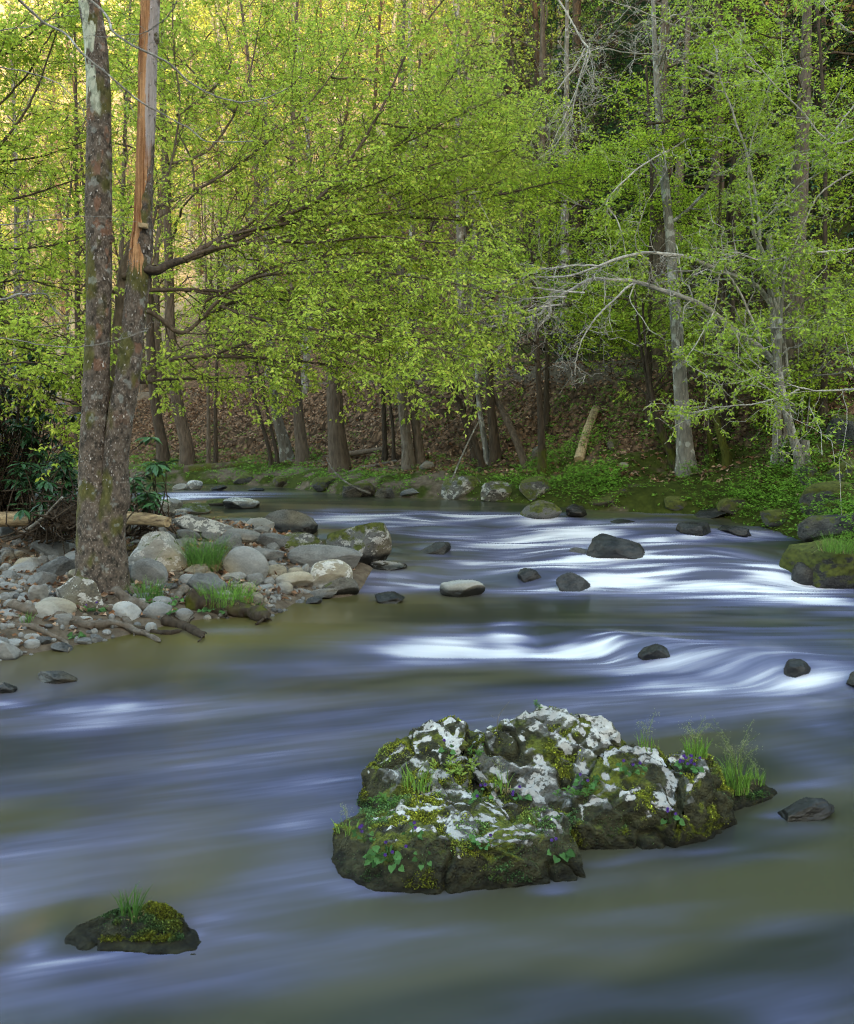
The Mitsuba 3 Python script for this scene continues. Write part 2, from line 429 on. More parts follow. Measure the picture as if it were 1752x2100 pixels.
def hit(px, py, water=True):
    """Where the sight line through photo position (px, py) meets the ground or the water."""
    Y = np.arange(2.6, 70, 0.02)
    x = (px - CX) / S * Y
    zr = CH - (py - HY) / S * Y
    h, d, _ = ground(x, Y)
    if water:
        h = np.where(d < 0, water_z(x, Y), h)
    k = int(np.argmax(zr <= h))
    return np.array([x[k], Y[k], h[k]])


# road along the foot of the far slope
rd = norm(np.array([-.65, .76]))
rn = np.array([.76, .65])
t = np.linspace(-25, 45, 120)
cen = np.array([4.7, 20.0]) + t[:, None] * rd
off = np.linspace(-1.5, 1.3, 5)
rv = np.concatenate([np.c_[cen + o * rn, np.full(len(t), 3.225)][:, None] for o in off], 1)
rv[..., 2] += 0.02 * np.sin(t * .4)[:, None]
scene['road'] = mikit.ply((rv.reshape(-1, 3), grid_faces(5, len(t))[:, ::-1]), 'mat_asphalt', True)
labels['road'] = {'label': 'narrow grey road running along the far bank above the stream', 'category': 'road', 'kind': 'structure'}

# ------------------------------------------------------------------ water
FOAM_SHEEN = [(1350, 1192, 260, 15, 1.1), (1150, 1203, 90, 10, .7), (1500, 1190, 170, 19, 1.0), (1610, 1222, 140, 16, .6), (1010, 1156, 150, 9, .8), (1160, 1154, 150, 11, .9), (1370, 1173, 150, 10, .5), (1700, 1236, 80, 20, .4),
        (930, 1100, 100, 6, .5), (1100, 1107, 130, 6, .55), (1180, 1093, 120, 8, .7), (850, 1054, 90, 5, .6), (770, 1060, 100, 5, .5), (1000, 1057, 100, 4, .6), (1090, 1060, 60, 4, .5), (690, 1050, 80, 4, .4),
        (1370, 1083, 70, 5, .5), (1400, 1052, 70, 3, .35), (1250, 1082, 80, 4, .4), (1460, 1100, 110, 5, .5), (1550, 1097, 60, 4, .5), (430, 1015, 110, 5, .9), (350, 1022, 50, 4, .8), (620, 1078, 40, 5, .5), (690, 1068, 90, 4, .4),
        (760, 1190, 120, 8, .5), (880, 1200, 80, 6, .5), (960, 1125, 80, 6, .4), (1330, 1118, 40, 12, .6), (1370, 1140, 90, 12, .6), (850, 1080, 60, 5, .4), (1640, 1085, 50, 4, .3), (1420, 1150, 130, 10, .35), (1060, 1125, 70, 6, .4),
        (1060, 1308, 45, 11, 1.1), (950, 1321, 120, 13, .85), (800, 1342, 170, 14, .55), (1190, 1341, 110, 11, 1.0), (1272, 1333, 28, 15, 1.2), (1340, 1364, 150, 12, 1.0), (1500, 1389, 170, 9, 1.0), (1650, 1395, 90, 10, .75), (1700, 1440, 80, 40, .35), (650, 1365, 120, 12, .3),
        (1450, 1330, 200, 30, .16), (1600, 1300, 200, 30, .15), (1500, 1250, 200, 14, .2),
        (150, 1459, 140, 9, .5), (265, 1452, 45, 8, .4), (20, 1450, 50, 7, .6), (220, 1478, 120, 16, .3), (800, 1440, 320, 26, .34), (450, 1490, 300, 40, .26), (200, 1560, 260, 40, .16), (620, 1590, 260, 40, .20), (700, 1690, 220, 50, .20), (400, 1720, 300, 20, .14),
        (640, 1815, 110, 70, .38), (520, 1860, 150, 45, .34), (90, 2010, 90, 70, .42), (260, 2070, 260, 40, .34), (600, 1990, 330, 80, .26), (520, 1935, 110, 18, .35), (30, 1850, 70, 60, .30), (1000, 1990, 300, 60, .12), (1300, 1790, 130, 24, .16), (1620, 1660, 60, 8, .4), (1690, 1560, 90, 70, .22), (1250, 1420, 250, 20, .2), (1720, 1480, 70, 40, .3), (480, 1290, 90, 7, .10), (1400, 1290, 400, 16, .10), (1680, 1610, 80, 12, .3)]
FOAM_SHEEN += [(750, 1836, 60, 6, .5), (900, 1843, 80, 5, .35), (1150, 1814, 60, 6, .45), (1300, 1750, 100, 5, .3), (1450, 1737, 60, 6, .4), (250, 1964, 130, 6, .55), (112, 1943, 25, 12, .5), (425, 1930, 25, 14, .5), (1600, 1668, 40, 5, .5), (1262, 1145, 70, 6, .5), (1178, 1206, 50, 5, .5), (1420, 1098, 40, 4, .4), (892, 1137, 40, 4, .4), (1110, 1067, 45, 3, .4), (690, 1822, 60, 20, .5), (640, 1700, 50, 40, .3), (1600, 1700, 110, 16, .28), (1560, 1755, 120, 14, .2), (100, 1930, 40, 22, .35), (460, 1900, 60, 30, .4), (280, 1985, 200, 22, .25), (1250, 1930, 200, 24, .22), (1480, 2020, 240, 40, .30), (1650, 1900, 120, 24, .28), (1650, 2060, 140, 40, .34), (1350, 1870, 160, 14, .2), (1200, 2060, 200, 30, .2), (900, 1930, 160, 20, .22)]  # broad near patches are painted pale veil, lightening a dark reflection
FB = []
for fx, fy, rx, ry, am in FOAM_SHEEN:
    Y = 6.0
    for _ in range(30):
        Y = 0.5 * Y + 0.5 * (CH - float(water_z((fx - CX) / S * Y, Y))) * S / (fy - HY)
    hh = CH - float(water_z((fx - CX) / S * Y, Y))
    FB.append(((fx - CX) / S * Y, Y, rx / S * Y, max(ry * Y * Y / (S * hh), .05), am))


def mix1(a, b, t):
    return a * (1 - t) + b * t


def foam_sheen(p):
    """Foam below the drops and behind the stones, plus painted sky sheen, drawn along the flow."""
    f = mi.Float(0)
    wx = p.x + 0.35 * (noise(p.x * 1.1, p.y * 2.2, 3) - 0.5)
    wy = p.y + 0.16 * (noise(p.x * 1.3, p.y * 1.6, 7) - 0.5) + 0.10 * (noise(p.x * 4, p.y * 7, 1) - 0.5)
    for x, y, sx, sy, a in FB:
        k = (0.22 if y < 7.5 else 0.0)
        a = a * (0.46 if y < 6.9 else 1.0)
        ex, ey = (wx - x) / sx, (wy - y - k * (wx - x)) / sy
        f += a * dr.exp(-(ex * ex + ey * ey))
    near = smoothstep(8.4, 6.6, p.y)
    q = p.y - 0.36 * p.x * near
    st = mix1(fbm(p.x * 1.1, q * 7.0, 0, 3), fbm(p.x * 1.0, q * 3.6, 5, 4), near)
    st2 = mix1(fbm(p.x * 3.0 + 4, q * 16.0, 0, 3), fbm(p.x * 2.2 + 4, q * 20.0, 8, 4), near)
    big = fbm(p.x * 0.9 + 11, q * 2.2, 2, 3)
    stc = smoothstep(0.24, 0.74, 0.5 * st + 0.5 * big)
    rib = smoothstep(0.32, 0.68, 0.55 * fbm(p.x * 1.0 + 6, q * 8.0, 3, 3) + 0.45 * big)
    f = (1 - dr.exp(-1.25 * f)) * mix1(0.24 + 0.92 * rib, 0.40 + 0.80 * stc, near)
    f += near * (0.01 + 0.24 * smoothstep(0.36, 0.72, fbm(p.x * 0.45 + 2, q * 1.5, 0, 4))) * (0.6 + 0.8 * st)  # veil over the near pool: blue sky reflection painted as colour
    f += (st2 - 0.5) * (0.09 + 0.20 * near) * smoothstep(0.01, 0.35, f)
    return dr.clip(f, 0, 1.2)


def foam_sheen_weight(p, n, uv):
    f = foam_sheen(p)
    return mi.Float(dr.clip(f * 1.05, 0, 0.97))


def foam_sheen_col(p, n, uv):
    return mix((0.185, 0.20, 0.46), (0.76, 0.76, 0.82), smoothstep(0.22, 0.80, foam_sheen(p)))  # thin parts blue: reflected sky put into the colour; thick parts white foam


def water_col(p, n, uv):
    """Stream bed seen through the water: olive and amber in the shallows, darker where deep."""
    q = p.y - 0.30 * p.x * smoothstep(8.5, 6.5, p.y)
    a = fbm(p.x * 0.7, q * 2.0, 0, 3)
    col = mix((0.022, 0.025, 0.016), (0.058, 0.056, 0.030), smoothstep(0.3, 0.7, a))
    return mix(col, (0.085, 0.070, 0.020), dr.clip(uv.x, 0, 1) * 0.8)


M('water', {'type': 'blendbsdf', 'weight': proc(foam_sheen_weight),
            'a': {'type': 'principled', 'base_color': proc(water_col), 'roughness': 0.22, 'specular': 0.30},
            'b': {'type': 'principled', 'base_color': proc(foam_sheen_col), 'roughness': 0.6, 'specular': 0.3}})
wx, wy = axis(-75, -8, 7.5, 12, 0.05, 1.12), axis(-12, 2.5, 20, 75, 0.035, 1.10)
WX, WY = np.meshgrid(wx, wy)
WZ = water_z(WX, WY, True)
dsh = np.minimum(seg_dist(WX, WY, LB), 9)
for px, py, rx, ry, h in [(1060, 1303, 60, 14, .06), (1275, 1330, 30, 16, .05), (1330, 1325, 60, 16, .05), (1620, 1362, 90, 18, .07), (940, 1130, 90, 20, .07), (1300, 1105, 90, 20, .05), (1370, 1140, 110, 20, .08), (1560, 1150, 130, 25, .06), (180, 1440, 110, 16, .05), (1450, 1345, 150, 20, .05), (130, 1890, 60, 60, .03)]:
    c = hit(px, py)
    sx, sy = rx / S * c[1], ry * c[1] ** 2 / (S * (CH - c[2]))
    WZ += .6 * h * np.exp(-((WX - c[0]) / sx) ** 2 - ((WY - c[1]) / sy) ** 2)
far_in = WY + WX * 0  # keep the sheet to the river's own course
wmask = inside(WX, WY, POLY) | (np.minimum(dsh, seg_dist(WX, WY, RB)) < 0.5)
wf = grid_faces(len(wx), len(wy))
wf = wf[wmask.ravel()[wf].all(1)]
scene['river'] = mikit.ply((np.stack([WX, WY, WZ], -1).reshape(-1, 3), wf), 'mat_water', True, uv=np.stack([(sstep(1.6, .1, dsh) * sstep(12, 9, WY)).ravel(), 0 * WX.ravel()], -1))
labels['river'] = {'label': 'silky blue and white mountain stream running over low rocky drops', 'category': 'river', 'kind': 'structure'}


def surface(x, y):
    h, d, _ = ground(np.array([x]), np.array([y]))
    return float(np.where(d < 0, water_z(np.array([x]), np.array([y])), h)[0])


# ------------------------------------------------------------------ stones
_ico = {k: trimesh.creation.icosphere(subdivisions=k) for k in (1, 2, 3, 4, 5)}


def rock_mesh(rng, size, sub=3, angular=0.0, rough=0.1, power=2.3):
    v = np.array(_ico[sub].vertices)
    r = (np.abs(v) ** power).sum(1) ** (-1 / power)
    v = v * r[:, None]
    off = rng.random(3) * 50
    for _ in range(int(angular * 14)):
        n = norm(rng.normal(size=3))
        c = rng.uniform(.55, .85)
        v = v - np.maximum(v @ n - c, 0)[:, None] * n * 0.92
    v = v * (1 + rough * 2 * (meshkit.fbm(v * 1.3 + off, 3, 4) - 0.5))[:, None]
    if sub >= 4:
        v = v * (1 + 0.05 * (meshkit.fbm(v * 6 + off, 3, 6) - 0.5))[:, None]
    v = v - (v.max(0) + v.min(0)) / 2
    v = v / v.max(0)
    return v * np.asarray(size), _ico[sub].faces


def stone(name, pos, size, label, cat='stone', group=None, tone=0.5, moss=0.0, wet=0.0, lichen=False, seed=0, sub=3, angular=0.2, rot=None, rough=0.1, power=2.3, waterline=None, key=None):
    rng = np.random.default_rng(seed + 1000)
    v, f = rock_mesh(rng, size, sub, angular, rough, power)
    rx, ry, rz = rot if rot is not None else (rng.normal() * 0.1, rng.normal() * 0.1, rng.uniform(-.4, .4))
    Rm = trimesh.transformations.euler_matrix(rx, ry, rz)[:3, :3]
    v = v @ Rm.T + np.asarray(pos)
    m = trimesh.Trimesh(v, f, process=False)
    nz = np.array(m.vertex_normals)[:, 2]
    mo = (moss * (0.65 + 0.5 * nz)).clip(0, 1) if moss > 0 else np.zeros(len(v))
    wv = np.full(len(v), float(wet))
    if waterline is not None:
        wv = np.maximum(wv, sstep(waterline + 0.10, waterline + 0.03, v[:, 2] + 0.04 * meshkit.noise(v * 8)))
    code = np.where(wv > 0.05, np.where(mo * (1 - wv) > wv, mo, -wv), mo)
    uv = np.stack([np.full(len(v), tone + (2 if lichen else 0)), code], -1)
    key = key or new(name)
    scene[key] = mikit.ply((v, f), 'mat_rock', True, uv=uv)
    if label:
        tag(key, label, cat, group)
    return key, m


fixed = []


def px_stone(name, box, label, group=None, depth=0.8, sink=0.25, base=None, **kw):
    """A stone whose outline fills the photo box (x0, y0, x1, y1), standing where the foot of the box meets ground or water."""
    x0, y0, x1, y1 = box
    c = hit((x0 + x1) / 2, y1) if base is None else W((x0 + x1) / 2, y1, base)
    Y = c[1]
    w, h = (x1 - x0) / S * Y, (y1 - y0) / S * Y
    dp = w * depth
    # the foot row is the front edge: the middle lies half the depth behind it; the top must still reach y0
    Yc = Y + dp * 0.42
    ztop = CH - (y0 - HY) / S * Yc
    zb = c[2] - sink * h
    hz = (ztop - zb) / 2
    pos = np.array([((x0 + x1) / 2 - CX) / S * Yc, Yc, zb + hz])
    if name == 'rock' or w > .16:
        fixed.append((pos[0], Yc, w / 2, dp / 2 + .12))
    return stone(name, pos, (w / 2 * Yc / Y, dp / 2, max(hz, .02)), label, 'rock' if name != 'river_stone' else 'stone', group, seed=int(x0 * 7 + y0 * 3), **kw)


def c1(*b):
    return (b[0] * .2014, 1041.6 + b[1] * .2014, b[2] * .2014, 1041.6 + b[3] * .2014)


def c2(*b):
    return (252 + b[0] * .3164, 991 + b[1] * .3164, 252 + b[2] * .3164, 991 + b[3] * .3164)


G0 = 'rounded stones on the left bank'
GL = 'plain rounded grey stone lying among many alike on the left bank'
plain1 = [(0, 140, 150, 330, .42), (180, 175, 335, 265, .5), (200, 235, 300, 275, .55), (335, 200, 520, 305, .46), (490, 160, 600, 270, .46), (565, 225, 690, 315, .5), (125, 315, 240, 380, .42), (0, 400, 145, 500, .42), (130, 435, 250, 510, .44), (480, 475, 650, 555, .45), (380, 485, 490, 590, .48), (80, 570, 380, 670, .55), (0, 755, 235, 845, .46), (185, 730, 275, 790, .48), (420, 770, 485, 820, .5), (30, 930, 195, 1025, .46), (0, 860, 130, 940, .46), (175, 900, 265, 970, .48), (0, 1030, 330, 1110, .5), (0, 1170, 70, 1250, .52), (60, 1165, 175, 1225, .6), (245, 1335, 410, 1445, .56), (245, 1280, 400, 1360, .58), (0, 1340, 230, 1430, .55), (1085, 980, 1170, 1050, .58), (640, 1000, 700, 1040, .5), (0, 690, 70, 750, .42), (90, 850, 190, 900, .5), (0, 560, 110, 640, .5), (1480, 1165, 1600, 1270, .55)]
for i, (a, b, c, d, tone) in enumerate(plain1):
    px_stone('river_stone', c1(a, b, c, d), GL, G0, tone=tone, sub=4 if (c - a) > 140 else 3, angular=.15, rough=.08)
plain2 = [(340, 300, 500, 370, .3), (505, 318, 640, 370, .32), (650, 295, 905, 385, .42), (870, 345, 970, 400, .4), (700, 405, 805, 450, .32), (790, 448, 930, 540, .42), (805, 412, 1045, 525, .38), (930, 385, 1015, 450, .38), (920, 528, 1065, 615, .5), (1065, 545, 1170, 605, .48), (1150, 520, 1215, 585, .55), (795, 580, 915, 670, .42), (620, 580, 805, 640, .42), (900, 610, 985, 665, .52), (855, 660, 985, 700, .48), (880, 690, 960, 715, .5), (1100, 682, 1225, 715, .5), (420, 720, 520, 775, .48), (840, 740, 900, 790, .25), (1195, 545, 1260, 590, .45), (985, 515, 1060, 540, .5), (940, 500, 1000, 560, .45), (770, 640, 850, 690, .5), (950, 590, 1010, 625, .5), (460, 575, 540, 620, .4), (720, 650, 800, 690, .45)]
for i, (a, b, c, d, tone) in enumerate(plain2):
    px_stone('river_stone', c2(a, b, c, d), GL, G0, tone=tone, sub=4 if (c - a) > 100 else 3, angular=.15, rough=.08)

special = [
    (c1(0, 440, 150, 565), 'smooth blue grey stone cut by the left edge of the picture', dict(tone=.30, sub=4)),
    (c1(290, 330, 740, 505), 'wide flat grey slab left of the twin trunk', dict(tone=.36, sub=4, angular=.9, depth=.6, moss=.12)),
    (c1(150, 505, 430, 615), 'pale flat stone left of the dark slab', dict(tone=.58, sub=4)),
    (c1(0, 635, 175, 745), 'brownish stone at left edge beside red dead leaves', dict(tone=.34, sub=4)),
    (c1(390, 510, 775, 720), 'dark slate blue pointed slab leaning against the twin trunk', dict(tone=.20, sub=4, angular=1.0, depth=.45, power=1.5, rot=(.1, -.25, .2))),
    (c1(265, 640, 575, 810), 'grey angular slab under the dark slate slab', dict(tone=.33, sub=4, angular=1.0, depth=.6)),
    (c1(290, 775, 490, 955), 'blue grey angular stone beside the mossy rock', dict(tone=.46, sub=4, angular=.9)),
    (c1(515, 700, 1085, 1030), 'big mossy angular rock at the foot of the twin trunk', dict(tone=.26, sub=5, angular=.9, moss=.42, lichen=True, depth=.42)),
    (c1(240, 940, 335, 1035), 'small round tan stone beside the speckled pair', dict(tone=.48, sub=3)),
    (c1(400, 920, 780, 1110), 'big oval pale grey stone behind the speckled stone', dict(tone=.56, sub=4, angular=0, rot=(0, .22, -.1))),
    (c1(335, 955, 630, 1140), 'oval speckled light grey stone in front of its larger neighbour', dict(tone=.60, sub=4, angular=0, rot=(0, .25, -.1))),
    (c1(555, 1065, 740, 1205), 'round greenish stone above the long root', dict(tone=.44, sub=4, moss=.25)),
    (c1(755, 1105, 945, 1200), 'smooth pale grey oval stone beside the violets on the bank', dict(tone=.60, sub=4, angular=0)),
    (c1(1145, 965, 1440, 1135), 'whitest oval stone, lying against the root of the twin trunk', dict(tone=.80, sub=4, angular=.1, rot=(0, .35, -.2))),
    (c1(370, 1300, 520, 1415), 'dark stone at the waterline near the left edge', dict(tone=.20, sub=4, angular=.5, wet=.3)),
    (c1(-80, 1345, 195, 1560), 'large grey stone half in the water at the left edge', dict(tone=.56, sub=4, angular=.4, waterline=.02)),
    (c1(525, 1370, 745, 1480), 'brown wet mossy stone at the end of the thin root', dict(tone=.22, sub=4, angular=.4, moss=.3, wet=.25)),
    (c1(1320, 525, 1725, 795), 'long grey stone sloping down right of the twin trunk', dict(tone=.38, sub=4, angular=.1, depth=.5, rot=(0, .42, -.1))),
    ((262, 1090, 388, 1180), 'large white lichened rock behind the grass clump', dict(tone=.62, sub=5, angular=.5, moss=.38, lichen=True, depth=.7)),
    ((290, 1077, 340, 1103), 'golden brown rock behind the white lichened rock', dict(tone=.45, sub=4, angular=.5, moss=.2)),
    (c2(335, 230, 815, 335), 'long flat lichen flecked rock at the water behind the grass clump', dict(tone=.38, sub=5, angular=.4, lichen=True, depth=.5)),
    (c2(590, 320, 775, 435), 'dark grey rock right behind the grass clump', dict(tone=.32, sub=4, angular=.2)),
    (c2(650, 415, 950, 625), 'long smooth pale stone slanting down right of the grass clump', dict(tone=.54, sub=4, angular=0, depth=.5, rot=(0, .52, -.1))),
    (c2(985, 575, 1240, 690), 'white rounded stone left of the pale lichened rock', dict(tone=.68, sub=4, angular=.1)),
    (c2(985, 642, 1105, 718), 'round brownish stone nearest the sandy waterline', dict(tone=.46, sub=4, angular=0)),
    (c2(1160, 685, 1405, 748), 'flat grey stone lying at the water under the pale rock', dict(tone=.38, sub=4, angular=.5, depth=.5, waterline=.14)),
    (c2(1185, 733, 1300, 772), 'small dark pointed stone in the shallows', dict(tone=.16, sub=3, angular=.5, wet=.6)),
    (c2(360, 588, 488, 672), 'egg shaped pale stone below the white lichened rock', dict(tone=.50, sub=4, angular=0)),
    (c2(335, 810, 455, 908), 'plain grey stone left of the undercut grassy edge', dict(tone=.40, sub=4, angular=.1)),
    (c2(1065, 400, 1550, 562), 'long grey boulder lying across the rocks by the rapids', dict(tone=.40, sub=5, angular=.25, moss=.12, depth=.45, rot=(0, .12, .1))),
    (c2(1200, 495, 1495, 700), 'pale pointed boulder at the tip of the left bank', dict(tone=.60, sub=5, angular=.35, depth=.7, lichen=True)),
    (c2(1285, 605, 1535, 742), 'dark mossy boulder at the water in front of the pale pointed one', dict(tone=.22, sub=4, angular=.6, moss=.42, waterline=.17, depth=.6)),
    (c2(1295, 280, 1750, 515), 'largest block shaped boulder in the rapids, mossy and lichened', dict(tone=.26, sub=5, angular=.6, moss=.62, lichen=True, depth=.75, power=3.2, waterline=.4)),
    (c2(1005, 320, 1300, 448), 'mossy rock between the dark smooth boulder and the long grey one', dict(tone=.26, sub=5, angular=.5, moss=.6, lichen=True)),
    (c2(918, 178, 1268, 332), 'dark smooth tapering boulder at the edge of the rapids', dict(tone=.25, sub=5, angular=.2, depth=.6, rot=(0, .20, 0), waterline=.6)),
    (c2(1600, 510, 1850, 568), 'low flat dark rock off the tip of the left bank', dict(tone=.25, sub=4, angular=.4, lichen=True, waterline=.32)),
    (c2(655, 93, 890, 168), 'pale lichened rock standing in the far water', dict(tone=.58, sub=5, angular=.5, lichen=True, waterline=.74)),
    (c2(540, 100, 735, 148), 'low green mossy rock left of the pale rock in the far water', dict(tone=.3, sub=4, moss=.75)),
    (c2(130, 106, 332, 226), 'mossy white blotched boulder at the head of the left bank', dict(tone=.40, sub=5, angular=.4, moss=.42, lichen=True)),
    (c2(238, 98, 388, 168), 'light grey boulder behind the mossy blotched one', dict(tone=.58, sub=4, angular=.3)),
    (c2(328, 133, 578, 194), 'long low boulder with a cap of green moss', dict(tone=.42, sub=4, angular=.3, moss=.55)),
    (c2(323, 166, 418, 203), 'small white stone under the moss capped boulder', dict(tone=.68, sub=3)),
    (c2(318, 3, 418, 45), 'rounded pale brown rock on the far waterline at left', dict(tone=.44, sub=4)),
    (c2(402, -22, 518, 43), 'tall angular lichened rock on the far waterline at left', dict(tone=.42, sub=4, angular=.7, lichen=True)),
    (c2(572, 14, 678, 50), 'small dark wet rock in the far water left of centre', dict(tone=.10, sub=4, wet=.7)),
    (c2(808, 28, 918, 50), 'thin dark wet rock in the far water near the centre', dict(tone=.10, sub=3, wet=.7)),
    ((862, 1112, 926, 1134), 'small black wet rock in the middle of the rapids', dict(tone=.14, sub=4, angular=.4, wet=.6)),
    ((1066, 1026, 1152, 1064), 'mossy pyramid shaped rock in the far rapids', dict(tone=.25, sub=5, angular=.4, moss=.55, power=1.6)),
    ((1203, 1096, 1322, 1140), 'big wet brown rock in the rapids right of centre', dict(tone=.17, sub=5, angular=.3, wet=.75)),
    ((1168, 1124, 1208, 1140), 'small brown stone at the left side of the big wet rock', dict(tone=.28, sub=3, wet=.3)),
    ((1388, 1069, 1460, 1094), 'wet dark rounded rock behind the big brown one', dict(tone=.16, sub=4, wet=.7)),
    ((1140, 1174, 1214, 1203), 'dark rock with water spilling over in the lower rapids', dict(tone=.16, sub=4, angular=.3, wet=.6)),
    ((900, 1190, 994, 1226), 'pale rounded rock with a wet foot below the rapids', dict(tone=.62, sub=5, angular=.2, waterline=.19)),
    ((765, 1214, 830, 1232), 'thin black rock just above the calm water', dict(tone=.08, sub=3, angular=.4, wet=.7)),
    ((1243, 1066, 1312, 1079), 'flat dark rock barely above the far rapids', dict(tone=.12, sub=3, wet=.7)),
    ((1160, 1034, 1212, 1052), 'small black rock right of the mossy pyramid', dict(tone=.10, sub=3, angular=.4, wet=.7)),
    ((1470, 1080, 1545, 1096), 'low dark rock with a thin spill at right', dict(tone=.12, sub=3, wet=.7)),
    ((1420, 1044, 1500, 1057), 'flat wet rock near the far right bank', dict(tone=.10, sub=3, wet=.7)),
    ((1618, 1104, 1790, 1206), 'mossy rock with grass at the right edge of the rapids', dict(tone=.12, sub=5, angular=1.0, moss=.95, depth=.7, rough=.2)),
    ((1610, 1150, 1690, 1200), 'black wet shoulder of rock left of the right edge rock', dict(tone=.09, sub=4, angular=.5, wet=.45)),
    ((1640, 1052, 1800, 1108), 'dark mossy boulder overhanging the water at the far right', dict(tone=.12, sub=5, angular=.4, moss=.45, depth=.6)),
    ((75, 1376, 162, 1404), 'brown wet pointed rock in the calm water at left', dict(tone=.20, sub=4, angular=.6, wet=.5)),
    ((-20, 1398, 34, 1424), 'dark wet rock in the water at the left edge', dict(tone=.10, sub=4, angular=.5, wet=.6)),
    ((1308, 1322, 1372, 1352), 'dark rock half drowned in the lower cascade', dict(tone=.10, sub=4, angular=.3, wet=.7)),
    ((1600, 1352, 1664, 1382), 'brown rock half drowned at the right of the lower cascade', dict(tone=.13, sub=4, angular=.3, wet=.7)),
    ((1735, 1378, 1790, 1404), 'small dark rock at the right edge beside the lower cascade', dict(tone=.12, sub=3, wet=.6)),
    ((1586, 1640, 1712, 1684), 'black wet rock just right of the great mossy boulder', dict(tone=.06, sub=5, angular=.9, wet=.6, depth=.6)),
    ((1062, 1166, 1112, 1186), 'drowned dark rock left of the spilling one', dict(tone=.12, sub=3, wet=.7)),
]
for box, lab, kw in special:
    if kw.get('wet', 0) >= .5:
        if 1050 < box[3] < 1240 or (box[0] > 1200 and box[3] < 1420):
            box = (box[0], box[1], box[2], box[3] + .38 * (box[3] - box[1]))
        kw = {'rough': .2, 'sink': .35, **kw, 'angular': max(.7, kw.get('angular', 0)), 'tone': kw['tone'] * .8}
    px_stone('rock', box, lab, **kw)

# many more stones on the gravel bar
rng = np.random.default_rng(11)
placed, tries = [], 0
while len(placed) < 225 and tries < 9000:
    tries += 1
    y = rng.uniform(7.0, 14.5)
    px = rng.uniform(-30, 640)
    x = (px - CX) / S * y
    h, d, sd = ground(np.array([x]), np.array([y]))
    if d[0] < 0.02 or sd[0] or d[0] > 5 or math.hypot(x + 3.11, y - 9.25) < 0.42 or any(abs(x - a) < c * 1.0 + .02 and abs(y - b_) < d_ * 1.05 + .03 for a, b_, c, d_ in fixed):
        continue
    r = float(np.exp(rng.normal(math.log(.068), .5)))
    r = min(max(r, .035), .19)
    if any(math.hypot(x - a, y - b) < 0.75 * (r + c) for a, b, c in placed):
        continue
    placed.append((x, y, r))
    stone('river_stone', (x, y, h[0] + r * .12), (r * rng.uniform(.9, 1.35), r * rng.uniform(.75, 1.0), r * rng.uniform(.45, .75)), GL, 'stone', G0, tone=float(rng.uniform(.16, .56)), moss=0.0, seed=tries, sub=3 if r > .07 else 2, angular=float(rng.choice([.05, .2, .7, 1.0])), rough=.14)
b = Buf()
for i in range(2600):
    y = rng.uniform(6.9, 14.5)
    x = (rng.uniform(-30, 660) - CX) / S * y
    h, d, sd = ground(np.array([x]), np.array([y]))
    if d[0] < 0 or sd[0] or d[0] > 5:
        continue
    r = rng.uniform(.012, .035)
    v = np.array(_ico[1].vertices) * r * rng.uniform(.6, 1.2, 3) + [x, y, h[0] + r * .3]
    b.add(v, _ico[1].faces, (rng.uniform(.12, .62), 0))
b.put('gravel', 'rock')
tag('gravel', 'small grey pebbles between the stones of the left bank', 'gravel', kind='stuff')

# ------------------------------------------------------------------ the great boulder and the small one
def hull(pts):
    return m3.Manifold.hull_points(np.asarray(pts, float).tolist())


def drop(pts, z=-0.35):
    """The points and the same points pushed straight down into the stream bed."""
    return [*pts, *[np.array([p[0], p[1], z]) for p in pts]]


def ray_hit(mesh, px, py):
    """First point and normal of the mesh along the sight line through a photo position."""
    o = np.array([0, 0, CH])
    d = norm(W(px, py, 5.0) - o)
    tri = mesh.triangles
    e1, e2 = tri[:, 1] - tri[:, 0], tri[:, 2] - tri[:, 0]
    h = np.cross(d, e2)
    a = (e1 * h).sum(1)
    a = np.where(np.abs(a) < 1e-12, 1e-12, a)
    sv = o - tri[:, 0]
    u = (sv * h).sum(1) / a
    q = np.cross(sv, e1)
    v = (q @ d) / a
    tt = (e2 * q).sum(1) / a
    ok = (u >= 0) & (v >= 0) & (u + v <= 1) & (tt > 0)
    if not ok.any():
        return None, None
    k = np.argmin(np.where(ok, tt, 1e9))
    n = norm(np.cross(e1[k], e2[k]))
    return o + tt[k] * d, (n if n @ d < 0 else -n)


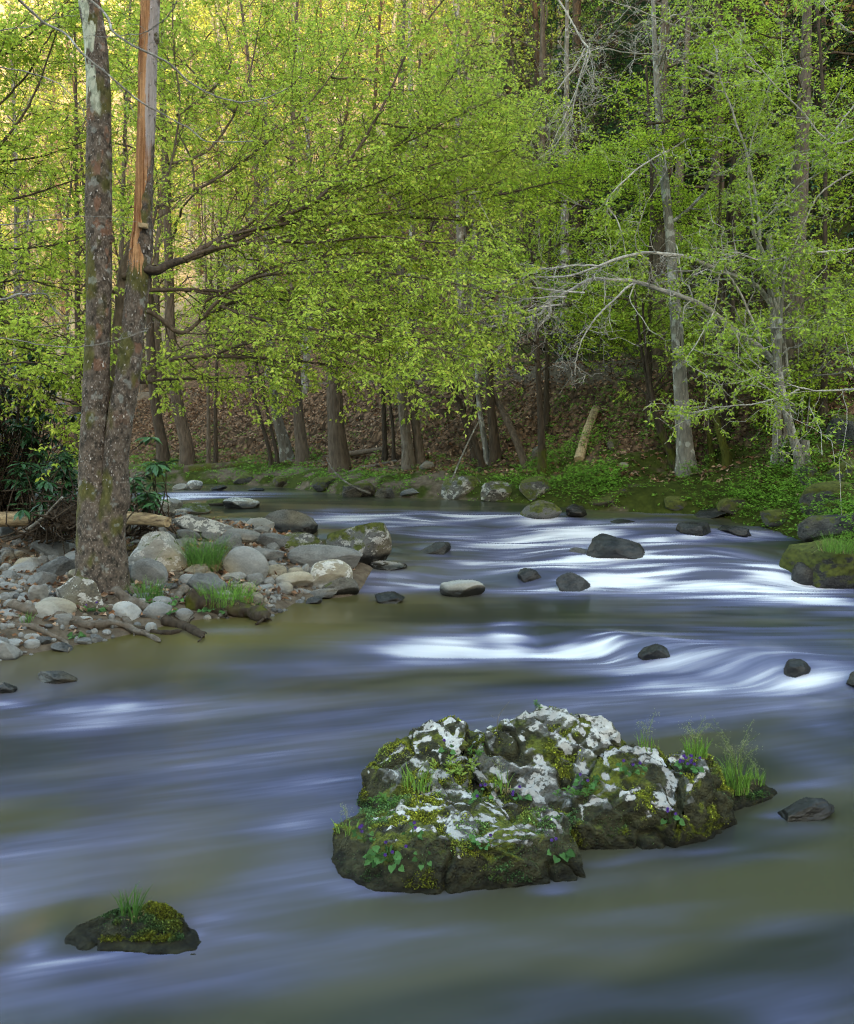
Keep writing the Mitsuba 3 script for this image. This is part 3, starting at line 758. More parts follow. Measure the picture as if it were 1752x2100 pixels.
STROKES_L = [(640,225,800,190,28),(730,190,870,195,22),(600,270,720,240,26),(740,260,840,330,30),(560,300,640,255,20),(440,410,560,345,14),(560,345,665,315,18),(580,350,600,400,16),(575,440,600,470,28),(300,510,440,420,8),(690,385,735,380,14),(735,390,745,460,12),(790,340,860,400,22),(850,250,830,300,16),(790,460,900,420,20),(900,430,1060,600,12),(630,490,770,530,26),(700,540,760,550,20),(930,260,990,262,16),(1000,290,940,340,12),(1050,205,1280,175,14),(1280,165,1400,150,24),(1290,120,1370,110,26),(1420,160,1560,155,20),(1560,165,1640,170,16),(1640,170,1720,230,40),(1700,240,1760,320,34),(1480,165,1400,190,20),(1320,230,1290,250,18),(1340,430,1370,490,40),(1330,540,1370,570,40),(1300,600,1350,660,40),(1530,290,1550,330,28),(1490,340,1520,380,24),(1590,470,1620,520,48),(1660,340,1690,350,20),(1440,270,1420,280,12),(1240,300,1245,310,16),(1120,260,1170,290,10),(1060,490,1140,570,26),(1210,560,1240,560,20),(1370,600,1350,580,20),(1600,260,1620,280,20),(560,670,700,640,12),(700,620,890,640,14),(650,655,760,690,12),(590,690,740,735,14),(780,690,930,720,8),(330,800,450,790,22),(440,745,740,735,22),(490,760,560,800,26),(400,870,540,810,22),(570,870,700,860,22),(750,800,860,910,40),(820,780,850,800,26),(630,795,660,810,10),(930,800,1060,800,22),(990,770,1080,820,18),(870,850,960,865,22),(1050,840,1100,850,14),(1060,640,1180,830,18),(990,710,1110,770,16),(1020,700,1060,720,16),(890,660,950,670,16),(950,930,1290,940,22),(1000,915,1100,860,16),(1080,870,1220,855,26),(1230,840,1330,870,22),(1340,800,1480,770,26),(1430,800,1480,870,26),(1350,870,1420,885,24),(1130,900,1300,890,18),(1060,965,1120,960,12),(940,920,1060,920,10),(260,880,300,900,22),(420,940,470,930,12),(850,1030,860,1035,14),(700,1060,715,1065,12)]
STROKES_R = [(140,180,240,200,34),(240,210,330,310,40),(200,260,180,240,24),(230,420,340,370,22),(340,370,420,375,24),(440,380,560,380,34),(480,440,590,430,40),(560,400,620,470,34),(610,490,650,560,24),(650,560,640,690,36),(560,640,600,670,26),(540,720,640,720,30),(160,690,250,685,14),(100,720,170,705,12),(105,730,110,830,8),(340,640,450,620,16),(260,480,240,420,14),(240,540,260,550,20),(300,495,330,495,10),(260,600,300,595,20),(390,680,420,670,20),(500,770,515,780,18),(620,380,720,370,8),(620,460,740,420,24),(740,420,800,430,14),(760,610,850,510,22),(850,490,910,490,14),(980,620,1000,680,6)]


def bare_streaks(mesh, bare):
    """Where the pale stone shows through the moss: ridges and plates, each a line on the stone with a width."""
    v = np.array(mesh.vertices)
    wob = meshkit.fbm(v * 16, 4, 51) - .5
    wob2 = meshkit.fbm(v * 60, 3, 52) - .5
    field = np.zeros(len(v))
    for lst, ox in ((STROKES_L, 655.0), (STROKES_R, 1159.0)):
        for x0, y0, x1, y1, w in lst:
            k = 6
            px = [(ox + (x0 + (x1 - x0) * t) * .3356, 1411 + (y0 + (y1 - y0) * t) * .3356) for t in np.linspace(0, 1, k)]
            d = norm(np.array([W(*p, 5.0) for p in px]) - [0, 0, CH])
            tri = mesh.ray.intersects_first(np.tile([0, 0, CH], (k, 1)).astype(float), d)
            ok = tri >= 0
            if ok.sum() < 2:
                continue
            q = np.array(mesh.triangles_center)[tri[ok]]
            r = w * .3356 / 2 / S * q[:, 1].mean() * 1.4
            near = (v[:, 0] > q[:, 0].min() - 4 * r) & (v[:, 0] < q[:, 0].max() + 4 * r) & (v[:, 2] > q[:, 2].min() - 4 * r) & (v[:, 2] < q[:, 2].max() + 4 * r)
            vv = v[near]
            best = np.full(len(vv), 9.0)
            for a, b in zip(q[:-1], q[1:]):
                e = b - a
                t = (((vv - a) @ e) / (e @ e + 1e-9)).clip(0, 1)
                best = np.minimum(best, np.linalg.norm(vv - a - t[:, None] * e, axis=1))
            val = sstep(1.45, .8, best / r + wob[near] * 3.0 + wob2[near] * 2.0)
            field[near] = np.maximum(field[near], val)
    return bare * .55 + .06 + .42 * field


def carve(blocks, biases, edge, seed, amp=1.0):
    """Blocks joined into one stone, refined and weathered. Returns mesh and bareness."""
    man = blocks[0]
    for k in blocks[1:]:
        man = man + k
    box = m3.Manifold.cube([20, 20, 4]).translate([-10, -5, -0.16])
    man = (man ^ box).refine_to_length(edge)
    mm = man.to_mesh()
    v, f = np.array(mm.vert_properties[:, :3], float), np.array(mm.tri_verts)
    m = trimesh.Trimesh(v, f, process=True)
    soft = m.copy()
    trimesh.smoothing.filter_taubin(soft, lamb=0.5, nu=0.51, iterations=int(5 * 0.012 / edge))
    n0 = np.array(soft.vertex_normals)
    v = np.array(soft.vertices)
    # slanting beds: ridges that run down to the right, broken by noise
    w = meshkit.fbm(v * 3.0, 4, seed) - 0.5
    bed = (v @ np.array([0.55, 0.25, 0.80])) * 9.0 + w * 3.4
    saw = bed % 1.0
    ridge = np.where(saw < .82, saw / .82, (1 - saw) / .18) ** 1.3
    bed2 = (v @ np.array([-0.5, 0.2, 0.85])) * 17.0 + w * 5
    saw2 = bed2 % 1.0
    ridge2 = np.where(saw2 < .8, saw2 / .8, (1 - saw2) / .2)
    big = meshkit.fbm(v * 2.2, 3, seed + 3) - 0.5
    mid = meshkit.fbm(v * 11, 4, seed + 5) - 0.5
    crack = np.abs(meshkit.fbm(v * [3, 3, 2.2], 3, seed + 9) - 0.5)
    crack = np.exp(-(crack / 0.018) ** 2)
    dry = sstep(-.02, .12, v[:, 2])
    dis = amp * (0.030 * big + 0.026 * dry * (ridge - 0.5) + 0.010 * (ridge2 - .5) + 0.016 * mid + 0.022 * (meshkit.fbm(v * 32, 4, seed + 7) - .5) - 0.035 * crack)
    v = v + n0 * dis[:, None]
    m = trimesh.Trimesh(v, f, process=False) if len(v) == len(mm.vert_properties) else trimesh.Trimesh(v, soft.faces, process=False)
    nz = np.array(m.vertex_normals)
    big2 = meshkit.fbm(v * 2.6 + 7, 3, seed + 12) - 0.5
    near_b, bias = np.full(len(v), 9.0), np.zeros(len(v))
    for blk, bi in zip(blocks, biases):
        bm = blk.to_mesh()
        tm = trimesh.Trimesh(bm.vert_properties[:, :3], bm.tri_verts, process=True)
        sd = np.abs((v @ tm.face_normals.T - (tm.triangles[:, 0] * tm.face_normals).sum(1)).max(1))
        bias = np.where(sd < near_b, bi, bias)
        near_b = np.minimum(near_b, sd)
    fine2 = meshkit.fbm(v * 6 + 3, 3, seed + 31) - .5
    bare = 0.375 + bias + 0.34 * (ridge - 0.5) + 0.20 * (ridge2 - .5) + 0.22 * (nz[:, 2] - 0.5) + 0.75 * fine2 + 0.55 * big2 - 0.35 * crack
    bare -= 0.75 * sstep(0.20, 0.02, v[:, 2])
    return m, bare


b_left = hull(drop([W(736, 1668, 4.86), W(733, 1640, 4.95), W(744, 1582, 5.0), W(764, 1552, 5.05), W(818, 1514, 5.1), W(868, 1484, 5.12), W(922, 1473, 5.12), W(954, 1484, 5.08), W(790, 1655, 4.72), W(860, 1615, 4.64), W(940, 1600, 4.66), W(962, 1620, 4.62),
                    W(770, 1600, 5.45), W(860, 1540, 5.55), W(970, 1520, 5.5)]))
b_face = hull(drop([W(996, 1500, 4.93), W(1008, 1486, 4.98), W(1086, 1461, 5.02), W(1106, 1447, 5.06), W(1128, 1458, 5.02), W(1192, 1463, 4.98), W(1240, 1470, 4.97), W(1268, 1497, 4.94), W(1284, 1524, 4.94), W(972, 1556, 4.80), W(1012, 1640, 4.62), W(1062, 1692, 4.50),
                    W(1110, 1702, 4.48), W(1176, 1702, 4.48), W(1192, 1640, 4.62), W(1252, 1548, 4.84), W(1010, 1520, 5.5), W(1250, 1520, 5.5), W(1110, 1490, 5.55)]))
b_front = hull(drop([W(682, 1768, 4.27), W(686, 1702, 4.42), W(700, 1682, 4.5), W(780, 1656, 4.6), W(880, 1610, 4.70), W(950, 1610, 4.66), W(1000, 1640, 4.56), W(1062, 1690, 4.42), W(860, 1715, 4.12), W(750, 1732, 4.20), W(960, 1728, 4.08), W(1060, 1718, 4.15),
                     W(704, 1797, 4.14), W(762, 1826, 4.02), W(900, 1833, 3.985), W(1010, 1822, 4.03)]))
b_nose = hull(drop([W(960, 1716, 4.14), W(1020, 1690, 4.34), W(1090, 1668, 4.40), W(1158, 1662, 4.44), W(1168, 1690, 4.36), W(1000, 1730, 4.08), W(1110, 1718, 4.17), W(1172, 1745, 4.2), W(1198, 1790, 4.15), W(1206, 1802, 4.12), W(1100, 1815, 4.06), W(1000, 1824, 4.02)]))
b_right = hull(drop([W(1178, 1642, 4.56), W(1166, 1668, 4.47), W(1240, 1538, 4.80), W(1300, 1530, 4.86), W(1340, 1534, 4.86), W(1366, 1558, 4.78), W(1388, 1600, 4.66), W(1392, 1642, 4.54), W(1384, 1656, 4.49), W(1290, 1640, 4.48), W(1190, 1692, 4.42), W(1174, 1740, 4.42), W(1200, 1744, 4.40), W(1388, 1740, 4.42), W(1250, 1560, 5.3), W(1360, 1570, 5.3)]))
b_wedge = hull(drop([W(1368, 1554, 4.84), W(1404, 1546, 4.88), W(1442, 1545, 4.88), W(1466, 1560, 4.84), W(1482, 1602, 4.78), W(1436, 1588, 4.66), W(1404, 1640, 4.52), W(1504, 1648, 4.74), W(1513, 1688, 4.70), W(1452, 1724, 4.50), W(1388, 1740, 4.43), W(1380, 1580, 5.2), W(1470, 1590, 5.2)]))
b_tail = hull(drop([W(1470, 1606, 4.95), W(1530, 1596, 5.08), W(1562, 1602, 5.1), W(1592, 1628, 5.1), W(1574, 1640, 5.0), W(1506, 1660, 4.86), W(1480, 1650, 4.9), W(1500, 1610, 5.3)]))
b_fill = hull(drop([W(950, 1530, 5.1), W(1010, 1520, 5.1), W(1010, 1640, 4.75), W(1070, 1690, 4.6), W(930, 1600, 4.85), W(960, 1500, 5.4), W(1010, 1500, 5.4)]))
big, bare = carve([b_left, b_face, b_front, b_nose, b_right, b_wedge, b_tail, b_fill], [-.04, .16, -.06, .02, -.06, -.10, -.4, -.2], 0.0075, 21)
bare = bare_streaks(big, bare)
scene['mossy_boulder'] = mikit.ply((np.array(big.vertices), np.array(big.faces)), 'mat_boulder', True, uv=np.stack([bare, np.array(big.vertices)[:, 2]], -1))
tag('mossy_boulder', 'great white and dark mossy boulder with violets and grass standing in the near water', 'boulder')
s_a = hull(drop([W(126, 1944, 3.58), W(138, 1910, 3.66), W(180, 1892, 3.72), W(228, 1876, 3.76), W(262, 1880, 3.7), W(270, 1950, 3.55), W(150, 1950, 3.56), W(240, 1900, 3.95)]))
s_b = hull(drop([W(226, 1880, 3.74), W(268, 1865, 3.74), W(304, 1852, 3.76), W(338, 1860, 3.76), W(380, 1888, 3.72), W(408, 1915, 3.66), W(417, 1938, 3.6), W(404, 1962, 3.52), W(308, 1954, 3.53), W(250, 1950, 3.55), W(320, 1890, 4.0)]))
small, bare2 = carve([s_a, s_b], [-.15, -.05], 0.0085, 40, 0.55)
bare2 = bare2 - 0.20 + 0.5 * np.exp(-(((np.array(small.vertices) - W(335, 1862, 3.75)) / [.09, .2, .05]) ** 2).sum(1))
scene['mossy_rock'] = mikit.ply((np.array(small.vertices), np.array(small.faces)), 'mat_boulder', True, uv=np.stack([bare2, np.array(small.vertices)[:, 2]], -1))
tag('mossy_rock', 'small dark mossy rock with a grass tuft in the lower left water', 'rock')

# leaf outlines: along x, half widths in y, rise z
HEART = (np.array([(0.4, 0, -.06), (0, 0, 0), (-.14, .32, .05), (.12, .5, .10), (.5, .40, .08), (1, 0, -.05), (.5, -.40, .08), (.12, -.5, .10), (-.14, -.32, .05)]), np.array([(0, k, k % 8 + 1) for k in range(1, 9)]))
LANCE = (np.array([(0, 0, 0), (.25, .12, .03), (.6, .15, .04), (1, 0, -.10), (.6, -.15, .04), (.25, -.12, .03), (.3, 0, -.01), (.62, 0, -.02)]), np.array([(0, 6, 1), (1, 6, 7), (1, 7, 2), (2, 7, 3), (0, 5, 6), (5, 7, 6), (5, 4, 7), (4, 3, 7)]))


def leaf_poly(buf, tmpl, pos, d, nrm, L, col, wide=1.0):
    d = norm(d)
    side = norm(np.cross(nrm, d))
    up = np.cross(d, side)
    tv, tf = tmpl
    L = np.asarray(L)[:, None, None]
    v = pos[:, None] + L * (d[:, None] * tv[None, :, :1] + side[:, None] * tv[None, :, 1:2] * wide + up[:, None] * tv[None, :, 2:3])
    n, k = len(pos), len(tv)
    f = (tf[None] + (np.arange(n) * k)[:, None, None]).reshape(-1, 3)
    buf.add(v.reshape(-1, 3), f, c=np.repeat(col, k, axis=0))


def blades(rng, buf, base, n, spread, L, width, col, lean=0.5, dirbias=(0, 0), dry=0.1):
    """Grass blades curving outward from one foot."""
    a = rng.uniform(0, 2 * np.pi, n)
    r = spread * np.sqrt(rng.random(n))
    p = np.asarray(base) + np.stack([np.cos(a) * r, np.sin(a) * r, np.zeros(n)], -1)
    a2 = a + rng.normal(size=n) * 0.8
    out = np.stack([np.cos(a2), np.sin(a2), np.zeros(n)], -1) * rng.uniform(.2, 1, (n, 1)) * lean + [dirbias[0], dirbias[1], 0]
    ln = rng.uniform(L[0], L[1], (n, 1))
    side = norm(np.cross(out + rng.normal(size=out.shape) * .3 + 1e-3, [0, 0, 1.0]))
    c = np.asarray(col) * rng.uniform(.6, 1.35, (n, 1))
    isdry = rng.random((n, 1)) < dry
    c = np.where(isdry, np.array([.42, .32, .17]) * rng.uniform(.6, 1.2, (n, 1)), c)
    vs = []
    for s, w in ((0, 1), (.35, .9), (.7, .6), (1.0, .08)):
        q = p + ln * (np.array([0, 0, 1.0]) * (s - 0.35 * s ** 2 * np.linalg.norm(out, axis=1, keepdims=True) - np.where(isdry, 0.75 * s ** 1.6, 0)) + out * s ** 1.6)
        vs += [q - side * width / 2 * w, q + side * width / 2 * w]
    v = np.stack(vs, 1)
    f = np.concatenate([(np.arange(n) * 8)[:, None] + np.array([2 * k, 2 * k + 1, 2 * k + 3, 2 * k + 2]) for k in range(3)])
    buf.add(v.reshape(-1, 3), f, c=np.repeat(c, 8, axis=0))


def grass(pos, n, spread, L, width, label, col=(.10, .21, .035), group=None, seeds=0, name='grass_tuft', seed=0, **kw):
    rng = np.random.default_rng(seed + 77)
    b = Buf()
    blades(rng, b, np.asarray(pos) - [0, 0, .01], n, spread, L, width, col, **kw)
    key = new(name)
    for _ in range(seeds):                        # flowering stems with a loose panicle
        a = rng.uniform(0, 6.28)
        h = L[1] * rng.uniform(1.0, 1.5)
        st = spline([pos, np.asarray(pos) + [.1 * h * math.cos(a), .1 * h * math.sin(a), h * .6], np.asarray(pos) + [.45 * h * math.cos(a), .45 * h * math.sin(a), h]], 10)
        v, f = tubes(st, np.full(10, .0008), 3)
        b.add(v, f, c=(.22, .30, .08))
        k = 40
        i = rng.integers(5, 10, k)
        q = st[i] + rng.normal(size=(k, 3)) * [.012, .012, .008]
        leaf_quads(b, q, rng.normal(size=(k, 3)), rng.normal(size=(k, 3)), np.full(k, .006), np.full(k, .003), np.tile([.42, .45, .22], (k, 1)))
    b.put(key, 'leaf', False, True)
    tag(key, label, 'grass', group)
    return key


def violet(pos, nrm, n, L, flowers, label, seed, spread=.06, hang=0.0, purple=(.13, .06, .34)):
    """Heart-shaped leaves on stalks and nodding violet flowers."""
    rng = np.random.default_rng(seed + 500)
    key = new('violet_plant')
    b = Buf()
    a = rng.uniform(0, 6.28, n)
    r = spread * np.sqrt(rng.uniform(.05, 1, n))
    p = np.asarray(pos) + np.stack([np.cos(a) * r, np.sin(a) * r - .015, rng.uniform(.012, .05, n) - hang * r], -1)
    d = np.stack([np.cos(a), np.sin(a) - .5, rng.uniform(-.7, .1, n)], -1) + rng.normal(size=(n, 3)) * .3
    nr = np.asarray(nrm) * .6 + np.array([0, -.5, .6]) + rng.normal(size=(n, 3)) * .3
    ln = rng.uniform(L[0], L[1], n)
    leaf_poly(b, HEART, p, d, nr, ln, np.array([.10, .215, .07]) * rng.uniform(.5, 1.6, (n, 1)))
    st = np.stack([np.tile(np.asarray(pos), (n, 1)), (p + pos) / 2 + [0, 0, .01], p], 1)
    v, f = tubes(st, np.full((n, 3), .0009), 3)
    b.add(v, f, c=(.10, .17, .05))
    b.put(key + '__foliage', 'leaf', False, True)
    labels[key + '__foliage'] = {'kind': 'stuff'}
    for k in range(flowers):
        fb = Buf()
        a = rng.uniform(0, 6.28)
        q = np.asarray(pos) + [math.cos(a) * spread * rng.uniform(.2, 1), math.sin(a) * spread * .6 - .02, rng.uniform(.045, .085)]
        pa = np.arange(5) * 1.257 + rng.uniform(0, 6)
        pd = np.stack([np.cos(pa), 0 * pa - .3, np.sin(pa)], -1)
        leaf_poly(fb, HEART, np.tile(q, (5, 1)), pd, np.tile([0, -1.0, .2], (5, 1)), np.full(5, .0095), np.array(purple) * rng.uniform(.7, 1.3, (5, 1)))
        v, f = tubes(spline([pos, (q + pos) / 2 + [0, 0, .015], q], 6), np.full(6, .0008), 3)
        fb.add(v, f, c=(.10, .17, .05))
        fb.put(f'{key}__flower' + (f'_{k:03d}' if k else ''), 'leaf', False, True)
    tag(key, label, 'violet')


def sprig(pos, n, L, label, seed, col=(.10, .20, .05), spread=.05, h=.05):
    """Small leafy stems with narrow leaves in whorls."""
    rng = np.random.default_rng(seed + 900)
    b = Buf()
    st = np.asarray(pos) + np.c_[rng.normal(size=n) * spread, rng.normal(size=n) * spread * .5, np.zeros(n)]
    if n > 1:
        o = st[np.argsort(st[:, 0])] - [0, 0, .006]
        v, f = tubes(spline(o, 4 * n), np.full(4 * n, .0015), 4)
        b.add(v, f, c=(.10, .09, .04))
    for q in st:
        hh = h * rng.uniform(.5, 1.2)
        v, f = tubes(spline([q - [0, 0, .01], q + [0, 0, hh]], 3), np.full(3, .001), 3)
        b.add(v, f, c=(.12, .16, .05))
        k = 8
        a = rng.uniform(0, 6.28) + np.arange(k) * 2.4
        p = q + np.c_[np.zeros(k), np.zeros(k), np.linspace(.35, 1, k) * hh]
        d = np.c_[np.cos(a), np.sin(a), rng.uniform(.1, .9, k)]
        leaf_poly(b, LANCE, p, d, np.tile([0, -.2, 1.0], (k, 1)) + rng.normal(size=(k, 3)) * .2, rng.uniform(L[0], L[1], k), np.asarray(col) * rng.uniform(.6, 1.5, (k, 1)), 1.2)
    key = new('leafy_sprig')
    b.put(key, 'leaf', False, True)
    tag(key, label, 'plant')


def moss_mat(parent, mesh, bare, n, seed, lim=.40, size=(.004, .010), zmin=.015, nzmin=-.6):
    """Short tufts all over the mossy parts of a stone, longest where the moss is brightest."""
    rng = np.random.default_rng(seed)
    tri = np.array(mesh.triangles)
    pick = rng.choice(len(tri), n * 3, p=np.array(mesh.area_faces) / mesh.area)
    w = rng.dirichlet([1, 1, 1], n * 3)
    p = (tri[pick] * w[..., None]).sum(1)
    nn = np.array(mesh.face_normals)[pick]
    bb = bare[np.array(mesh.faces)[pick]].mean(1)
    lush = meshkit.fbm(p * 6 + seed, 4, 3) + .10 * nn[:, 2]
    patch = sstep(.56, .67, lush)
    ok = (bb + .08 * rng.normal(size=len(p)) < lim) & (p[:, 2] > zmin) & (nn[:, 2] > nzmin) & (rng.random(len(p)) < .30 + .70 * patch)
    p, nn, patch = p[ok][:n], nn[ok][:n], patch[ok][:n]
    n = len(p)
    low = sstep(.12, .03, p[:, 2])
    c = np.array([.028, .027, .014]) * (1 - patch[:, None]) + np.array([.17, .19, .022]) * patch[:, None]
    p2 = sstep(.45, .62, meshkit.fbm(p * 15 + 9, 3, 4))[:, None]
    c = c + np.array([.055, .052, .018]) * p2 * (1 - patch[:, None])
    leafy = (sstep(.5, .62, meshkit.fbm(p * 5 + 40, 3, 9)) * sstep(.30, .12, p[:, 2]))[:, None]
    c = c * (1 - leafy) + np.array([.07, .14, .05]) * leafy
    c = c * np.exp(rng.normal(size=(n, 1)) * .6) * (1 - .6 * low[:, None])
    b = Buf()
    d = nn + rng.normal(size=(n, 3)) * .75
    L = rng.uniform(size[0], size[1], n) * (.7 + .7 * patch)
    leaf_quads(b, p - nn * .001 + nn * (patch * rng.random(n) * .012)[:, None], d, rng.normal(size=(n, 3)) + [0, -.6, .6], L, L * .75, c, .2)
    b.put(parent + '__moss', 'matte', False, True)
    labels[parent + '__moss'] = {'kind': 'stuff', 'label': 'furry dark and bright green moss'}


moss_mat('mossy_boulder', big, bare, 150000, 3, .33, (.003, .008))
moss_mat('mossy_rock', small, bare2, 30000, 4, .4, (.003, .008))

for i, (px, py, n, L, fl, sp, lab) in enumerate([
        (799, 1768, 30, (.022, .038), 4, .085, 'biggest violet plant, broad heart shaped leaves low on the front of the great boulder'),
        (747, 1727, 7, (.014, .024), 3, .05, 'small violets with pale flowers on the left shoulder of the great boulder'),
        (987, 1745, 14, (.016, .028), 1, .05, 'violet leaves low on the middle front of the great boulder'),
        (870, 1775, 6, (.014, .026), 0, .04, 'few small violet leaves right of the biggest violet plant'),
        (1143, 1762, 8, (.025, .04), 2, .05, 'violet with long leaves at the front right nose of the great boulder'),
        (1061, 1645, 9, (.022, .034), 3, .05, 'violets in the crack below the dark face of the great boulder'),
        (987, 1646, 8, (.018, .03), 3, .045, 'violets in the middle of the pale front ledge'),
        (915, 1545, 6, (.018, .03), 1, .03, 'violet high on the left dome of the great boulder'),
        (1205, 1615, 14, (.02, .032), 2, .055, 'violets left of the right hand block of the great boulder'),
        (1407, 1582, 26, (.016, .028), 14, .065, 'densest violet clump full of purple flowers on the right of the boulder'),
        (1374, 1690, 9, (.022, .036), 4, .055, 'violet hanging down the lower front of the right hand block'),
        (1297, 1585, 16, (.014, .026), 4, .07, 'loose violets on the mossy top of the right hand block'),
        (846, 1718, 8, (.014, .022), 2, .04, 'small violets above the biggest violet plant')]):
    q, nn = ray_hit(big, px, py)
    if q is not None:
        violet(q, nn, n, L, fl, lab, i, sp)
for i, (px, py, n, L, sp, h, lab) in enumerate([
        (967, 1490, 9, (.025, .04), .045, .06, 'leafy green sprigs in the notch on top of the great boulder'),
        (1045, 1468, 8, (.02, .035), .05, .05, 'low leafy sprigs along the top edge of the great boulder'),
        (1098, 1456, 4, (.015, .025), .02, .04, 'tiny sprig at the highest knob of the great boulder'),
        (1172, 1464, 3, (.02, .035), .02, .07, 'lone sprig on the top right edge of the great boulder'),
        (945, 1590, 12, (.022, .038), .06, .06, 'leafy clump on the left dome above the pale ledge'),
        (980, 1555, 7, (.014, .024), .03, .05, 'grey green sprigs in the crack beside the dark face'),
        (788, 1650, 8, (.02, .036), .05, .04, 'leafy sprigs low at the left foot of the left dome'),
        (1192, 1634, 8, (.02, .036), .05, .04, 'leafy sprigs under the violets left of the right hand block'),
        (1293, 1512, 4, (.035, .05), .015, .07, 'seedling with large pale leaves between the dark face and the right hand block'),
        (1552, 1640, 5, (.012, .02), .04, .04, 'tiny sprigs on the black tail of the great boulder')]):
    q, nn = ray_hit(big, px, py)
    if q is not None:
        sprig(q, n, L, lab, i, spread=sp, h=h, col=(.24, .32, .07) if 'pale' in lab else (.10, .20, .05))
for i, (px, py, n, sp, L, se, dry, lab) in enumerate([
        (858, 1612, 70, .08, (.05, .13), 0, .12, 'soft grass tuft on the mossy step left of the pale ledge'),
        (1031, 1618, 50, .04, (.05, .12), 0, .6, 'half dry grass tuft in the crack of the great boulder'),
        (1427, 1548, 110, .055, (.05, .12), 5, .1, 'grass tuft with seed heads on top of the right hand wedge'),
        (1512, 1620, 130, .06, (.08, .22), 12, .1, 'tallest seeding grass tuft at the right end of the great boulder'),
        (1556, 1606, 40, .03, (.04, .10), 1, .1, 'small grass tuft on the black tail of the great boulder'),
        (712, 1705, 26, .05, (.04, .09), 0, .3, 'thin grass on the far left shoulder of the great boulder'),
        (1330, 1533, 22, .05, (.05, .11), 2, .2, 'thin grass on the back edge of the right hand block')]):
    q, nn = ray_hit(big, px, py)
    if q is not None:
        grass(q, n, sp, L, .005, lab, seeds=se + 2, seed=i, dry=dry, lean=.55, col=(.22, .38, .07))
q = next(p_ for p_ in (ray_hit(small, 272, y_)[0] for y_ in (1880, 1886, 1895, 1910)) if p_ is not None)
grass(q, 50, .04, (.08, .15), .006, 'grass tuft with hanging dry blades on the small mossy rock', dry=.3, seed=60, col=(.08, .17, .04))
q = next(p_ for p_ in (ray_hit(big, x_, y_)[0] for x_, y_ in ((1016, 1490), (1020, 1500), (1026, 1510), (1040, 1520))) if p_ is not None)
tw = spline([q, q + [.005, 0, .07], q + [.03, .0, .11], q + [.065, 0, .155]], 10)
b = Buf()
for p_, r_ in ((tw, np.linspace(.002, .0008, 10)), (spline([tw[3], tw[3] + [-.035, 0, .02]], 4), np.full(4, .0008))):
    v, f = tubes(p_, r_, 4)
    b.add(v, f, (.66, 0))
b.put('dry_twig', 'bark')
tag('dry_twig', 'thin dry twig sticking up from the top of the great boulder', 'twig')

# ------------------------------------------------------------------ the twin-stemmed sycamore on the left bank
YT = 9.25


def stem(rows, n, sides, flare=None, seed=0, uvoff=0.0, lump=0.06):
    """A stem from rows (photo x, photo y, width): a tube whose surface is lumpy; uv = side seen from the water, height."""
    P = np.array([[*W(x, y, YT), w / 2 / S * YT] for x, y, w in rows])
    C = spline(P, n)
    v, f = tubes(C[:, :3], C[:, 3], sides)
    ring = np.repeat(C[:, :3], sides, axis=0)
    out = v - ring
    k = 1 + lump * 2 * (meshkit.fbm(v * [5, 5, 2.2] + seed, 4, seed) - 0.5) + 0.10 * (meshkit.fbm(v * [26, 26, 12] + seed, 3, seed + 3) - 0.5)
    if flare is not None:
        k = k * flare(np.arctan2(out[:, 1], out[:, 0]), v[:, 2])[:]
    v = ring + out * k[:, None]
    u = (out[:, 0] / np.repeat(C[:, 3], sides) / 2 + 0.5).clip(0, 1)
    return v, f, np.stack([u, v[:, 2] - 0.35 + uvoff], -1), C


def rootflare(a, z):
    t = sstep(0.75, 0.15, z)
    return 1 + t ** 2 * (0.18 + 0.45 * np.maximum(0, np.cos(3 * a + 0.8)) ** 3)


v, f, uv, CL = stem([(204, 1262, 104), (203, 1225, 100), (203, 1176, 94), (199, 1100, 82), (193, 1030, 66), (190, 974, 58), (194, 874, 54), (199, 739, 52), (203, 640, 50), (203, 520, 52), (202, 403, 53), (203, 235, 49), (197, 100, 46), (183, 0, 44), (172, -90, 42), (160, -400, 36), (150, -900, 24)], 420, 72, rootflare, 3)
b = Buf()
b.add(v, f, uv)
b.put('twin_sycamore__trunk', 'sycamore_bark')
v, f, uv, CR = stem([(222, 1262, 96), (222, 1176, 82), (222, 1100, 68), (226, 1050, 66), (236, 1020, 62), (236, 974, 54), (245, 874, 51), (262, 773, 50), (273, 672, 46), (284, 571, 49), (291, 500, 46), (294, 440, 38), (296, 370, 36), (301, 235, 37), (304, 100, 38), (308, 20, 38), (309, -60, 37), (312, -160, 30)], 420, 72, None, 9, 100.0)
b = Buf()
b.add(v, f, uv)
b.put('twin_sycamore__broken_stem', 'sycamore_bark')
labels['twin_sycamore__broken_stem'] = {'label': 'right hand stem, its bark peeled off the orange brown wood near the top'}
rng = np.random.default_rng(5)


def on_stem(C, y, ang):
    z = CH - (y - HY) / S * YT
    i = int(np.argmin(np.abs(C[:, 2] - z)))
    d = np.array([math.cos(ang), -abs(math.sin(ang)), 0])
    return C[i, :3] + d * C[i, 3] * 0.98, d, C[i, 3]


